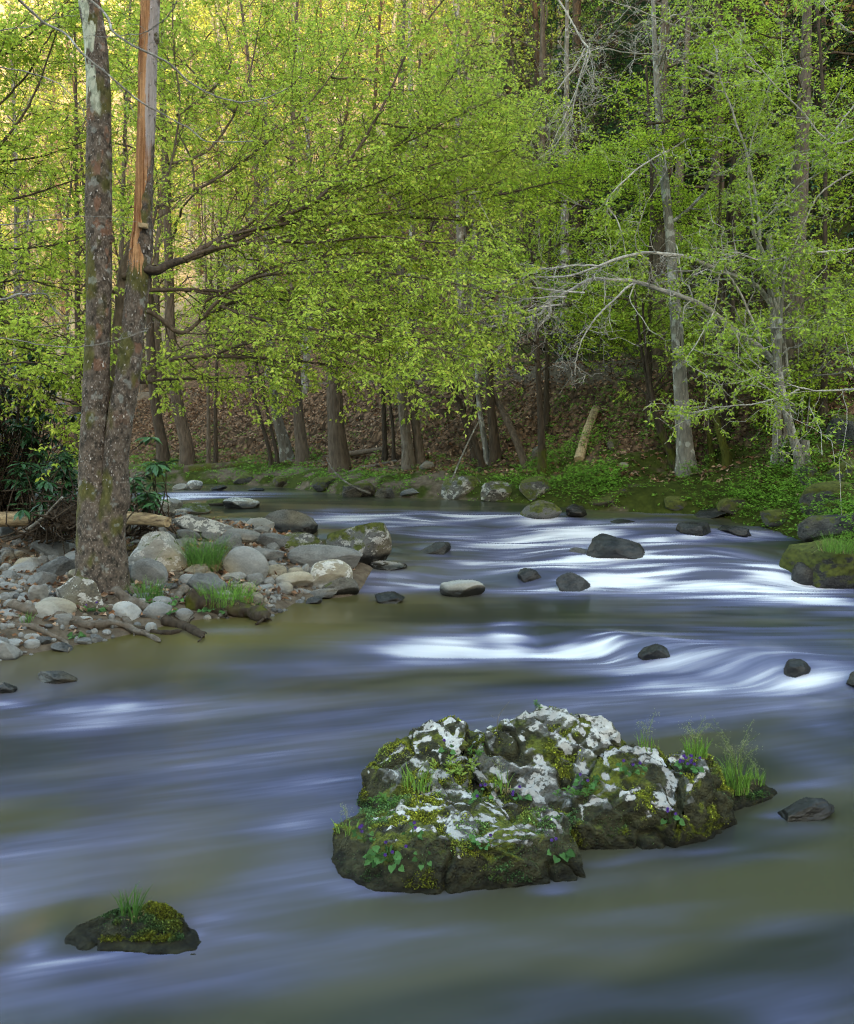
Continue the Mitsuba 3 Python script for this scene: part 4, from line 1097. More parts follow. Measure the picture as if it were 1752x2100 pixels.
b = Buf()
for i in range(1900):
    C = CL if rng.random() < .5 else CR
    y = rng.uniform(0, 1000) ** 1.0
    a = rng.uniform(-.15, math.pi + .15)
    if C is CR and y < 480 and math.cos(a) < .35:
        continue
    if rng.random() > .35 + .65 * (y / 1000):
        continue
    q, d, r = on_stem(C, y, a)
    L = rng.uniform(.006, .022) * (1.7 if rng.random() < .12 else 1)
    w = L * rng.uniform(.3, .7)
    t = np.array([-d[1], d[0], 0])
    tip = q + np.array([0, 0, -L]) + d * L * rng.uniform(.15, .8)
    cc = np.array([.24, .21, .185]) * rng.uniform(.3, 1.6)
    b.add([q - t * w / 2, q + t * w / 2, tip + t * w / 2.6, tip - t * w / 2.6], [[0, 1, 2, 3]], c=cc)
b.put('twin_sycamore__bark_flakes', 'matte', False, True)
labels['twin_sycamore__bark_flakes'] = {'kind': 'stuff', 'label': 'curling grey flakes of bark'}
# stub, bracket and knots of the broken stem
q, d, r = on_stem(CR, 463, -.9)
bx = trimesh.creation.box([.085, .09, .042])
bx = bx.subdivide().subdivide().subdivide()
bv = np.array(bx.vertices)
bv = bv + (meshkit.fbm(bv * 40, 3, 1)[:, None] - .5) * .012
b = Buf()
b.add(bv @ trimesh.transformations.euler_matrix(.1, .12, .2)[:3, :3].T + W(294, 463, YT - .13), bx.faces, (.15, 0))
b.put('twin_sycamore__split_shard', 'drift_wood')
b = Buf()
P = spline([W(288, 545, YT), W(318, 556, YT - .05), W(345, 542, YT - .02), W(376, 532, YT + .1)], 16)
v, f = tubes(P, np.array([.06, .06, .055, .05, .048, .045, .043, .042, .04, .04, .038, .036, .034, .032, .03, .004]), 14)
v = v + (meshkit.fbm(v * 20, 3, 3)[:, None] - .5) * .03
b.add(v, f, (.1, .3))
b.put('twin_sycamore__limb_stub', 'bark')
b = Buf()
for (x, y, ang, rr, C) in ((272, 488, -.2, .04, CL), (326, 78, -.1, .05, CR), (230, 480, -.2, .035, CL)):
    pass
for (px, py, r) in ((256, 1026, .055), (236, 990, .05), (233, 489, .03), (325, 78, .035), (228, 556, .02)):
    v = np.array(_ico[4].vertices)
    v = v * (0.75 + 0.6 * meshkit.fbm(v * 2.5 + px, 3, 2))[:, None] * r * [1, 1, 1.5] + W(px - 6, py, YT - .02)
    b = Buf()
    b.add(v, _ico[4].faces, np.stack([np.full(len(v), .4), v[:, 2] - .35], -1))
    k = 'twin_sycamore__burl'
    i = _count.get(k, 0)
    _count[k] = i + 1
    b.put(k + (f'_{i:03d}' if i else ''), 'sycamore_bark')
# bare arched twigs of the sycamore crossing the upper left
for i, (Y, r, pts) in enumerate([
        (8.1, .011, [(34, -5), (84, 40), (134, 67), (178, 118), (235, 168), (286, 212), (336, 242), (386, 269), (437, 301), (524, 302)]),
        (8.3, .012, [(178, -5), (218, 30), (235, 64), (286, 101), (336, 124), (396, 171), (454, 198), (504, 203), (588, 175)]),
        (8.0, .012, [(-20, 622), (0, 618), (60, 610), (104, 612), (112, 634), (126, 650)]),
        (8.6, .006, [(-10, 462), (100, 453), (185, 443), (249, 447)]),
        (8.4, .006, [(-10, 690), (17, 696), (134, 709), (202, 702), (302, 672)]),
        (8.2, .006, [(364, 2), (345, 30), (300, 62), (240, 66), (200, 60)]),
        (8.6, .007, [(-10, 135), (30, 140), (90, 160), (150, 200), (185, 250)]),
        (8.5, .005, [(-10, 62), (60, 50), (130, 25), (180, 18)])]):
    P = spline([W(x, y, Y + .12 * math.sin(k * 1.3 + i)) for k, (x, y) in enumerate(pts)], 40)
    P += np.cumsum(np.random.default_rng(i).normal(size=P.shape) * .0035, 0)
    R = np.linspace(r, r * .35, 40)
    b = Buf()
    v, f = tubes(P, R, 6)
    b.add(v, f, (1.0, 0))
    k1, r1 = branch(np.random.default_rng(i + 40), P[None], R[None], 9, (.12, .5), (25, 60), .3, .05, 7, .3, .5)
    v, f = tubes(k1, r1, 4)
    b.add(v, f, (.9, 0))
    k2, r2 = branch(np.random.default_rng(i + 80), k1, r1, 3, (.05, .2), (25, 60), .3, .05, 5, .3, .6)
    v, f = tubes(k2, np.maximum(r2, .0012), 3)
    b.add(v, f, (.9, 0))
    b.put('twin_sycamore__bare_bough' + (f'_{i:03d}' if i else ''), 'bark')
tag('twin_sycamore', 'twin stemmed tree with flaking bark and one broken barkless stem on the left bank', 'tree')

# roots along the waterline, logs and driftwood
ROOTS = [([(20, 1242, 8.62), (75, 1262, 8.5), (130, 1272, 8.35), (190, 1288, 8.3), (240, 1286, 8.3), (285, 1302, 8.25), (330, 1322, 8.2)], .05, 'thick smooth root snaking along the left waterline'),
         ([(8, 1288, 8.1), (55, 1286, 8.05), (100, 1304, 8.0), (130, 1318, 7.95), (138, 1342, 7.9)], .026, 'thin forked root running down to the water at left'),
         ([(222, 1205, 9.15), (262, 1236, 8.75), (310, 1258, 8.5), (342, 1268, 8.4)], .06, 'flared root running right from the twin trunk'),
         ([(195, 1245, 8.5), (236, 1254, 8.4), (262, 1284, 8.3), (268, 1300, 8.2)], .035, 'curved root hooking down beside the white stone'),
         ([(225, 1282, 8.35), (290, 1296, 8.3), (345, 1302, 8.3), (378, 1296, 8.35)], .03, 'dark root lying low along the water right of the thick one'),
         ([(380, 1212, 9.3), (362, 1232, 9.15), (345, 1258, 9.0), (325, 1270, 8.9)], .045, 'weathered root stump standing left of the grassy edge'),
         ([(330, 1275, 8.6), (370, 1286, 8.55), (400, 1300, 8.5), (420, 1312, 8.5)], .05, 'splintered black root end at the waterline'),
         ([(380, 1238, 9.1), (430, 1250, 9.1), (490, 1262, 9.1), (548, 1280, 9.0)], .10, 'dark undercut log edging the grassy point'),
         ([(246, 1165, 9.22), (258, 1195, 9.12), (272, 1218, 9.0), (290, 1228, 8.9)], .045, 'mossy root ridge at the right side of the trunk')]
for i, (pts, r, lab) in enumerate(ROOTS):
    P = []
    for x, y, Y in pts:
        q = W(x, y, Y)
        g = hit(x, y)
        P.append([*(q if abs(g[1] - Y) > 1.2 else g + [0, 0, r * .4]), r * (1 - .5 * len(P) / len(pts))])
    C = spline(P, 70)
    C[-6:, 3] *= np.linspace(1, .12, 6)
    C[:4, 3] *= np.linspace(.2, 1, 4)
    v, f = tubes(C[:, :3], C[:, 3], 18)
    v = v + norm(v - np.repeat(C[:, :3], 18, axis=0)) * ((meshkit.fbm(v * [9, 9, 14] + i, 4, 3) - .5) * r * 1.1)[:, None]
    b = Buf()
    dark = 'black' in lab or 'dark' in lab
    b.add(v, f, (.03 if dark else .5, .45 if ('mossy' in lab or 'dark' in lab) else .05))
    for c in range(2):
        k1, r1 = branch(np.random.default_rng(i + c), C[None, :, :3], C[None, :, 3], 3, (.12, .35), (20, 50), .6, -.25, 10, .25, .55)
        v, f = tubes(k1, np.maximum(r1, r * .12), 7)
        b.add(v, f, (.03 if dark else .5, .05))
    k = new('tree_root')
    b.put(k, 'bark')
    tag(k, lab, 'root', kind=None)


def log(pts, r0, r1, label, mat='drift_wood', uv=(0.0, 0.0), sides=20, n=60, rough=.25, name='fallen_log', stubs=3, seed=0):
    C = spline([[*p, r] for p, r in zip(pts, np.linspace(r0, r1, len(pts)))], n)
    v, f = tubes(C[:, :3], C[:, 3], sides)
    ring = np.repeat(C[:, :3], sides, axis=0)
    ax = norm(C[-1, :3] - C[0, :3])
    al = ((v - C[0, :3]) @ ax)[:, None] * ax
    q = (v - al) * 14 + al * 1.6
    v = ring + (v - ring) * (1 + rough * 2 * (meshkit.fbm(q + seed, 3, 5) - .5))[:, None]
    b = Buf()
    b.add(v, f, uv)
    for e in (0, -1):
        s = slice(0, sides) if e == 0 else slice(len(v) - sides, len(v))
        c = v[s].mean(0)
        b.add(np.vstack([v[s], c + (np.array(C[e, :3]) - C[(1 if e == 0 else -2), :3]) * .3]), [(i, (i + 1) % sides, sides) for i in range(sides)], uv)
    if stubs:
        k1, rr = branch(np.random.default_rng(seed), C[None, :, :3], C[None, :, 3], stubs, (.1, .4), (50, 80), .1, .2, 6, .1, .3)
        v, f = tubes(k1, np.maximum(rr, r0 * .12), 6)
        b.add(v, f, uv)
    k = new(name)
    b.put(k, mat)
    tag(k, label, 'log')


log([W(-40, 1066, 10.9), W(60, 1064, 10.8), W(140, 1064, 10.7), W(165, 1062, 10.7)], .085, .08, 'pale barkless log lying left of the twin trunk', stubs=0, seed=1)
log([W(246, 1062, 10.4), W(290, 1064, 10.3), W(330, 1070, 10.2), W(344, 1072, 10.15)], .075, .05, 'splintered tan log end right of the twin trunk', stubs=0, seed=2, rough=.4)
log([W(60, 1084, 10.2), W(95, 1056, 10.1), W(115, 1034, 10.0), W(128, 1020, 9.95)], .022, .012, 'grey lichened stick propped up against the pale log', 'bark', (.8, 0), 10, 30, .1, 'driftwood_stick', 2, 3)
b = Buf()
rng = np.random.default_rng(8)
base = W(140, 1062, 10.1)
P = np.stack([np.stack([base + rng.normal(size=3) * .03, base + rng.normal(size=3) * [.12, .08, .10], base + rng.normal(size=3) * [.2, .12, .17]]) for _ in range(60)])
P = np.stack([spline(p, 7) for p in P])
v, f = tubes(P, np.tile(np.linspace(.016, .003, 7), (60, 1)), 5)
b.add(v, f, (.1, .1))
v = np.array(_ico[4].vertices)
b.add(v * (.6 + .8 * meshkit.fbm(v * 3, 3, 2))[:, None] * [.16, .12, .15] + base, _ico[4].faces, (.05, .1))
b.put('root_wad', 'bark')
tag('root_wad', 'dark tangled upturned root mass just left of the twin trunk', 'root')

grass(W(1725, 1130, 10.6), 260, .22, (.10, .28), .006, 'grass hanging over the mossy rock at the right edge', seed=300, lean=.9, col=(.17, .31, .06))
# small plants of the left bank
for i, (x, y, n, sp, L, dry, lab) in enumerate([
        (420, 1168, 620, .17, (.24, .46), .32, 'big round grass clump with dry skirt among the left bank stones'),
        (462, 1236, 600, .26, (.10, .26), .15, 'low bright grass patch on the undercut edge of the left bank'),
        (302, 1228, 170, .15, (.12, .26), .05, 'green grass at the right foot of the twin trunk'),
        (300, 1178, 40, .05, (.15, .34), .25, 'tall thin grass stems right of the twin trunk'),
        (520, 1252, 90, .08, (.06, .14), .5, 'half dry grass at the tip of the undercut edge'),
        (55, 1278, 30, .05, (.05, .11), .1, 'small grass tuft between the roots at left'),
        (80, 1132, 18, .05, (.06, .12), .2, 'thin grass behind the flat grey slab'),
        (268, 1125, 120, .12, (.14, .30), .95, 'dead brown grass stems between the trunk and the white rock')]):
    q = hit(x, y)
    grass(q, n, sp, L, .006, lab, dry=dry, seed=100 + i, lean=.75, col=(.20, .38, .07) if 'bright' in lab else (.15, .29, .07))
for i, (x, y, n, L, fl, sp, lab) in enumerate([
        (192, 1256, 26, (.03, .055), 4, .12, 'violets in flower between the mossy rock and the root on the left bank'),
        (124, 1222, 8, (.03, .05), 0, .06, 'small green leaves on the moss beside the big mossy angular rock'),
        (160, 1312, 8, (.03, .05), 0, .05, 'leafy plant low at the left waterline'),
        (330, 1240, 44, (.03, .05), 0, .20, 'bright round leaves at the right foot of the twin trunk'),
        (450, 1252, 50, (.025, .045), 0, .22, 'round green leaves on the undercut edge'),
        (340, 1262, 16, (.025, .045), 0, .12, 'bright leaves over the splintered root')]):
    violet(hit(x, y), np.array([0, -.3, 1.0]), n, L, fl, lab, 200 + i, sp)
b = Buf()
q = hit(545, 1268)
for pp, r in (([W(536, 1262, 9.0), W(548, 1242, 9.0), W(556, 1222, 9.0)], .006), ([W(540, 1258, 9.0), W(556, 1246, 9.0), W(566, 1238, 9.0)], .004)):
    v, f = tubes(spline(pp, 8), np.linspace(r, r * .5, 8), 5)
    b.add(v, f, (.75, 0))
b.put('bare_stick', 'bark')
tag('bare_stick', 'pale forked stick standing at the tip of the grassy point', 'twig')


# ------------------------------------------------------------------ rhododendrons
def rhodo(label, spots, L=.15, dens=9, name='rhododendron', col=(.028, .075, .028), group=None, stems=True, seed=0):
    rng = np.random.default_rng(seed + 300)
    b, st = Buf(), Buf()
    spots = np.asarray(spots, float)
    c = spots.mean(0)
    foot = np.array([c[0], c[1], spots[:, 2].min() - .3])
    k = dens
    a = rng.uniform(0, 6.28, (len(spots), 1)) + np.arange(k) * 2 * np.pi / k + rng.normal(size=(len(spots), k)) * .15
    dr_ = rng.uniform(-.75, .15, (len(spots), k))
    d = np.stack([np.cos(a), np.sin(a), dr_], -1) + rng.normal(size=(len(spots), 1, 3)) * .25
    p = np.repeat(spots[:, None], k, 1) + d * .015
    nr = np.array([0, 0, 1.0]) + .55 * np.stack([np.cos(a), np.sin(a), 0 * a], -1)
    tone = rng.uniform(.55, 1.6, (len(spots), k, 1)) * np.asarray(col)
    leaf_poly(b, LANCE, p.reshape(-1, 3), d.reshape(-1, 3), nr.reshape(-1, 3), rng.uniform(.7, 1.15, len(spots) * k) * L, tone.reshape(-1, 3), 1.15)
    key = new(name)
    b.put(key + '__foliage', 'glossy_leaf', False, True)
    labels[key + '__foliage'] = {'kind': 'stuff'}
    m = (spots + foot) / 2 + rng.normal(size=spots.shape) * .12
    P = np.stack([spline([foot + rng.normal(size=3) * [.2, .2, 0], mm, s], 7) for mm, s in zip(m, spots)])
    v, f = tubes(P, np.tile(np.linspace(.012, .004, 7), (len(P), 1)), 4)
    st.add(v, f, (.12, .2))
    st.put(key + '__stems', 'bark')
    labels[key + '__stems'] = {'kind': 'stuff'}
    tag(key, label, 'shrub', group)


def px_cloud(rng, n, x0, x1, y0, y1, Y0, Y1):
    Y = rng.uniform(Y0, Y1, n)
    return np.stack([W(x, y, yy) for x, y, yy in zip(rng.uniform(x0, x1, n), rng.uniform(y0, y1, n), Y)])


rng = np.random.default_rng(21)
rhodo('tall rhododendron with long dark leaves at the left edge', np.vstack([px_cloud(rng, 120, -120, 120, 700, 860, 11, 12.6), px_cloud(rng, 110, -100, 160, 840, 1010, 10.8, 12.6)]), .16, seed=1)
rhodo('low rhododendron branch drooping just left of the twin trunk', px_cloud(rng, 46, 40, 165, 930, 1050, 10.3, 11), .15, seed=2)
rhodo('rhododendron sprays showing right of the twin trunk', np.vstack([px_cloud(rng, 20, 262, 330, 950, 1040, 10.2, 11), px_cloud(rng, 5, 285, 350, 895, 985, 10.4, 11)]), .17, seed=3, col=(.045, .115, .04))

# ------------------------------------------------------------------ the far bank: trunks, litter, moss, green cover
SPRING = (.44, .60, .09)


def tree(name, label, foot, pts, r0, palette, moss=.15, limbs=9, limb_len=(1.2, 2.6), leaves=7, leaf=(.05, .075), col=SPRING, group=None, cat='tree', seed=0, r1=.25, start=.35, kids=(6, 5), sides=16, yellow=0.0, rise=.15, flat=.55, droop=.35, n=60, scale=1.0):
    """Trunk through the points, limbs, twigs and leaves. Foot: the point on the ground."""
    rng = np.random.default_rng(seed + 4000)
    P = spline(np.vstack([np.asarray(foot) - [0, 0, .25], foot, *pts]), n)
    t = np.linspace(0, 1, n)
    hgt = P[:, 2] - foot[2]
    R = r0 * (1 - (1 - r1) * t) * (1 + .55 * np.exp(-(hgt / (3.0 * r0)).clip(0)))
    v, f = tubes(P, R, sides)
    ring = np.repeat(P, sides, axis=0)
    v = ring + (v - ring) * (1 + .28 * (meshkit.fbm(v * [4, 4, 1.2] / scale + seed, 3, 7) - .5))[:, None]
    key = new(name)
    b = Buf()
    mo = moss * (1 + 1.3 * sstep(1.0, 0, v[:, 2] - foot[2]))
    b.add(v, f, np.stack([np.full(len(v), palette), mo.clip(0, .95)], -1))
    b.put(key + '__trunk', 'bark')
    if limbs:
        b, lb = Buf(), Buf()
        k1, rr1 = branch(rng, P[None], R[None], limbs, limb_len, (40, 80), flat, rise, 10, .22, .42, start)
        k2, rr2 = branch(rng, k1, rr1, kids[0], (limb_len[0] * .35, limb_len[1] * .4), (30, 65), flat, .0, 7, .25, .5, .15)
        for p_, r_, s_ in ((k1, rr1, 6), (k2, np.maximum(rr2, .003 * scale), 4)):
            v, f = tubes(p_, r_, s_)
            b.add(v, f, (palette, moss * .6))
        tw = k2
        if kids[1]:
            k3, rr3 = branch(rng, k2, rr2, kids[1], (limb_len[0] * .14, limb_len[1] * .17), (25, 60), flat, -.05, 4, .25, .6, .15)
            v, f = tubes(k3, np.maximum(rr3, .0018 * scale), 3)
            b.add(v, f, (palette, 0))
            tw = k3
        b.put(key + '__branchwork', 'bark')
        labels[key + '__branchwork'] = {'kind': 'stuff'}
        if leaves:
            twig_leaves(rng, lb, tw, leaves, leaf, .5, leafcol(col, .28, yellow), droop)
            lb.put(key + '__foliage', 'leaf', False, True)
            labels[key + '__foliage'] = {'kind': 'stuff'}
    tag(key, label, cat, group)
    return key


def px_tree(label, bx, by, way, w, palette, name='bank_tree', **kw):
    """Trunk standing at photo position (bx, by), running up through the photo points (x, y, how far behind its foot)."""
    c = hit(bx, by)
    if by > 900 and bx < 900:
        w, palette = w * .84, palette * .8
    tree(name, label, c, [W(x, y, c[1] + dy) for x, y, dy in way], w / 2 / S * c[1], palette, seed=int(bx * 3 + by), **kw)


px_tree('leaning grey brown trunk with flared foot, second right of the twin trunk', 385, 955, [(365, 830, 0), (352, 740, .1), (345, 500, .3), (330, 100, .5), (320, -200, .8)], 30, .30)
px_tree('dark trunk showing just right of the twin trunk', 335, 950, [(320, 840, 0), (312, 760, .1), (300, 400, .3), (305, -50, .3)], 26, .15)
px_tree('slim straight grey tree in front of the brown slope at left', 428, 958, [(428, 850, 0), (425, 700, 0), (420, 400, .2)], 11, .5, limbs=6)
px_tree('slim dark neighbour right beside the slim grey tree', 443, 948, [(442, 850, 0), (446, 700, .2), (455, 400, .2)], 11, .15, limbs=6)
px_tree('dark slim pole leaning left, outer one of a pair', 556, 957, [(532, 850, 0), (515, 780, 0), (480, 600, .2)], 11, .05, limbs=5)
px_tree('dark slim pole leaning left, inner one of a pair', 569, 955, [(552, 860, 0), (535, 790, 0), (510, 600, .2)], 10, .05, limbs=5)
px_tree('pale lichened trunk right of the two dark leaning poles', 588, 945, [(568, 850, 0), (560, 780, 0), (548, 500, .2), (545, 200, .2)], 27, .85)
px_tree('grey brown straight trunk left of the brown snag', 622, 948, [(612, 850, 0), (607, 760, 0), (600, 400, .2), (610, 0, .2)], 28, .45)
px_tree('thick rotting brown snag with split front at the far waterline', 697, 967, [(690, 880, 0), (686, 800, 0), (682, 700, 0), (680, 560, 0)], 40, .28, limbs=3, leaves=4, r1=.8)
px_tree('dark slim trunk right of the brown snag', 790, 940, [(788, 860, 0), (784, 780, 0), (775, 500, .2)], 13, .05, limbs=6)
px_tree('dark thin trunk with a kink left of the grey pair', 808, 946, [(806, 880, 0), (798, 800, 0), (800, 600, .2)], 10, .1, limbs=5)
px_tree('left one of the two grey trunks in the middle of the far bank', 838, 958, [(828, 850, 0), (822, 770, 0), (822, 400, .2), (830, 0, .2)], 26, .62)
px_tree('right one of the two grey trunks in the middle of the far bank', 862, 955, [(850, 850, 0), (844, 770, 0), (850, 500, .4), (862, 100, .5)], 22, .5)
px_tree('black slim trunk leaning left over the green bank', 990, 970, [(972, 900, 0), (945, 830, 0), (930, 780, -.1), (905, 640, -.1)], 14, .02, limbs=5)
px_tree('dark leaning trunk crossing behind the black one', 975, 950, [(958, 880, 0), (940, 820, 0), (930, 700, .2)], 14, .08, limbs=4)
px_tree('pale speckled slim trunk right of the black leaning one', 1000, 952, [(990, 880, 0), (980, 800, 0), (975, 600, .2)], 13, .9, limbs=5)
px_tree('dark straight trunk left of the fallen leaning log', 1017, 950, [(1012, 880, 0), (1005, 800, 0), (1000, 500, .2), (1010, 200, .3)], 20, .12)
px_tree('dark straight slim tree right of the leaning log', 1112, 968, [(1110, 880, 0), (1104, 760, 0), (1098, 600, .1), (1085, 480, .2)], 16, .08, moss=.3, limbs=7, leaves=3)
px_tree('dark slender pair of trunks leaning left, rear stem', 1378, 952, [(1352, 880, 0), (1330, 790, .1), (1312, 690, .2), (1300, 560, .3)], 13, .03, moss=.3, limbs=5)
px_tree('dark slender pair of trunks leaning left, front stem', 1388, 960, [(1365, 900, 0), (1340, 820, 0), (1325, 720, .1), (1318, 600, .2)], 14, .03, moss=.3, limbs=5)
px_tree('big pale lichened trunk standing on the green bank right of centre', 1408, 972, [(1402, 880, 0), (1394, 760, 0), (1384, 620, .1), (1374, 480, .2), (1352, 250, .3), (1340, 0, .4)], 33, .88, moss=.2, limbs=7, leaves=5, start=.5)
px_tree('thin mossy trunk between the pale trunk and the curved dark one', 1462, 955, [(1455, 900, 0), (1448, 800, 0), (1440, 650, .2)], 12, .45, moss=.4, limbs=4)
px_tree('curved dark mossy trunk right of the big pale trunk', 1492, 950, [(1480, 900, 0), (1466, 840, .1), (1470, 740, .2), (1474, 560, .4), (1480, 300, .5)], 16, .08, moss=.5, limbs=6)
px_tree('dark trunk rising behind the curved mossy one', 1488, 905, [(1484, 820, .1), (1478, 740, .2), (1500, 400, .4), (1528, 168, .5), (1513, -20, .6)], 20, .06, moss=.2, limbs=6, start=.55)
px_tree('grey many stemmed tree by the right bank, left stem', 1594, 950, [(1594, 880, 0), (1597, 800, 0), (1588, 700, 0), (1578, 600, 0), (1570, 540, 0)], 20, .85, limbs=4, leaves=5)
px_tree('grey many stemmed tree by the right bank, bare right stem leaning left', 1642, 962, [(1625, 890, 0), (1608, 820, 0), (1598, 740, 0), (1604, 620, 0), (1612, 520, .1)], 20, .9, limbs=4, leaves=5)
px_tree('grey slim stem between the two of the many stemmed tree', 1612, 945, [(1608, 880, .2), (1606, 780, .3), (1608, 640, .3), (1590, 540, .3)], 16, .7, limbs=3, leaves=5)
px_tree('short broken grey stump below the two thin saplings', 1652, 955, [(1650, 920, 0), (1652, 902, 0)], 20, .8, limbs=0, r1=.9)
px_tree('left one of two thin upright saplings at the right bank', 1645, 905, [(1646, 830, 0), (1638, 760, 0), (1640, 640, 0)], 4, .95, limbs=4, leaves=5, moss=0)
px_tree('right one of two thin upright saplings at the right bank', 1654, 905, [(1660, 830, 0), (1668, 750, 0), (1672, 650, 0)], 4, .95, limbs=4, leaves=5, moss=0)
# tall trunks beyond the road
px_tree('tall reddish brown trunk standing beyond the road, left of the pale one', 1347, 745, [(1350, 600, 0), (1354, 300, .3), (1362, 60, .5), (1372, -200, .6)], 34, .46, moss=.05, limbs=8, limb_len=(1.5, 3.5), leaves=6, start=.45)
px_tree('tallest massive red brown trunk at the right', 1622, 740, [(1628, 600, 0), (1640, 400, .2), (1652, 150, .4), (1660, -200, .5)], 46, .48, moss=.05, limbs=8, limb_len=(1.5, 3.5), leaves=6, start=.5)
px_tree('straight grey trunk rising into the picture top right of centre', 1160, 720, [(1158, 500, 0), (1162, 200, 0), (1164, -100, 0)], 22, .8, moss=0, limbs=8, limb_len=(1.2, 2.6), leaves=3, start=.5)
px_tree('reddish trunk behind the upper right branches', 1385, 720, [(1392, 400, .2), (1410, 80, .4), (1416, -100, .5)], 26, .48, moss=.05, limbs=6, limb_len=(1.5, 3), start=.5)
px_tree('grey trunk beyond the road in the middle of the picture', 945, 720, [(945, 560, 0), (940, 300, 0), (940, -50, .2)], 20, .75, moss=0, limbs=8, start=.3)
px_tree('pale spotted trunk behind the leafy mass left of centre', 845, 720, [(848, 400, .2), (842, 150, .3), (840, -50, .4)], 22, .95, moss=0, limbs=8, start=.3)

# ------------------------------------------------------------------ the leafy tree behind the twin trunk: dark limbs reaching over the water
def bough_tree(name, label, trunk, r0, palette, limbs, seed, col, leaves=7, leaf=(.05, .075), kids=(9, 7, 0), l2=(.7, 1.7), l3=(.25, .6), yellow=0.0, moss=.1, group=None, droop=.4, bare=(), t0=.12, rise=.02, flat=.6, q_t0=.05, wig=.25):
    """trunk: points (world). limbs: (radius, [(photo x, y, depth)...]). bare: numbers of limbs without leaves."""
    rng = np.random.default_rng(seed + 9000)
    key = new(name)
    b = Buf()
    P = spline(trunk, 60)
    R = np.linspace(r0, r0 * .4, 60) * (1 + .5 * np.exp(-np.linspace(0, 8, 60)))
    v, f = tubes(P, R, 16)
    v = v + norm(v - np.repeat(P, 16, axis=0)) * ((meshkit.fbm(v * [6, 6, 3], 4, 2) - .5) * r0 * .5)[:, None]
    b.add(v, f, np.stack([np.full(len(v), palette), np.full(len(v), moss)], -1))
    b.put(key + '__trunk', 'bark')
    tw, lf = Buf(), Buf()
    for i, (r, pts) in enumerate(limbs):
        C = spline([W(*p) for p in pts], 44)
        C = C + np.cumsum(rng.normal(size=C.shape) * .004 * np.array([1, 1, 1]), 0)
        R = np.linspace(r, max(r * .22, .005), 44)
        v, f = tubes(C, R, 9)
        v = v + norm(v - np.repeat(C, 9, axis=0)) * ((meshkit.fbm(v * 12, 3, 2) - .5) * r * .5)[:, None]
        lb = Buf()
        lb.add(v, f, (palette, moss))
        lb.put(key + '__limb' + (f'_{i:03d}' if i else ''), 'bark')
        ln = np.linalg.norm(C[-1] - C[0])
        nk = max(4, int(kids[0] * ln / 3.0))
        k1, r1 = branch(rng, C[None], R[None], nk, l2, (25, 65), flat, rise, 9, wig, .36, t0)
        r1 = np.minimum(r1, .011)
        k2, r2 = branch(rng, k1, r1, kids[1], l3, (25, 60), flat, -.02, 5, wig, .5, .1)
        for p_, r_, s_ in ((k1, np.maximum(r1, .004), 5), (k2, np.maximum(r2, .0022), 3)):
            v, f = tubes(p_, r_, s_)
            tw.add(v, f, (palette, moss * .5))
        k3 = None
        if kids[2]:
            k3, r3 = branch(rng, k2, r2, kids[2], (l3[0] * .45, l3[1] * .45), (25, 60), flat, -.02, 4, wig, .6, .1)
            v, f = tubes(k3, np.maximum(r3, .0016), 3)
            tw.add(v, f, (palette, 0))
        if i not in bare and leaves:
            twig_leaves(rng, lf, k2, leaves, leaf, .5, leafcol(col, .28, yellow), droop, t0=q_t0)
            if k3 is not None:
                twig_leaves(rng, lf, k3, max(3, leaves // 2), leaf, .5, leafcol(col, .28, yellow), droop)
            twig_leaves(rng, lf, k1[:, 4:], 4, leaf, .5, leafcol(col, .28, yellow), droop)
    tw.put(key + '__branchwork', 'bark')
    labels[key + '__branchwork'] = {'kind': 'stuff'}
    if lf.n:
        lf.put(key + '__foliage', 'leaf', False, True)
        labels[key + '__foliage'] = {'kind': 'stuff'}
    tag(key, label, 'tree', group)


def D(pts, Y0, Y1):
    k = len(pts)
    return [(x, y, Y0 + (Y1 - Y0) * i / (k - 1)) for i, (x, y) in enumerate(pts)]


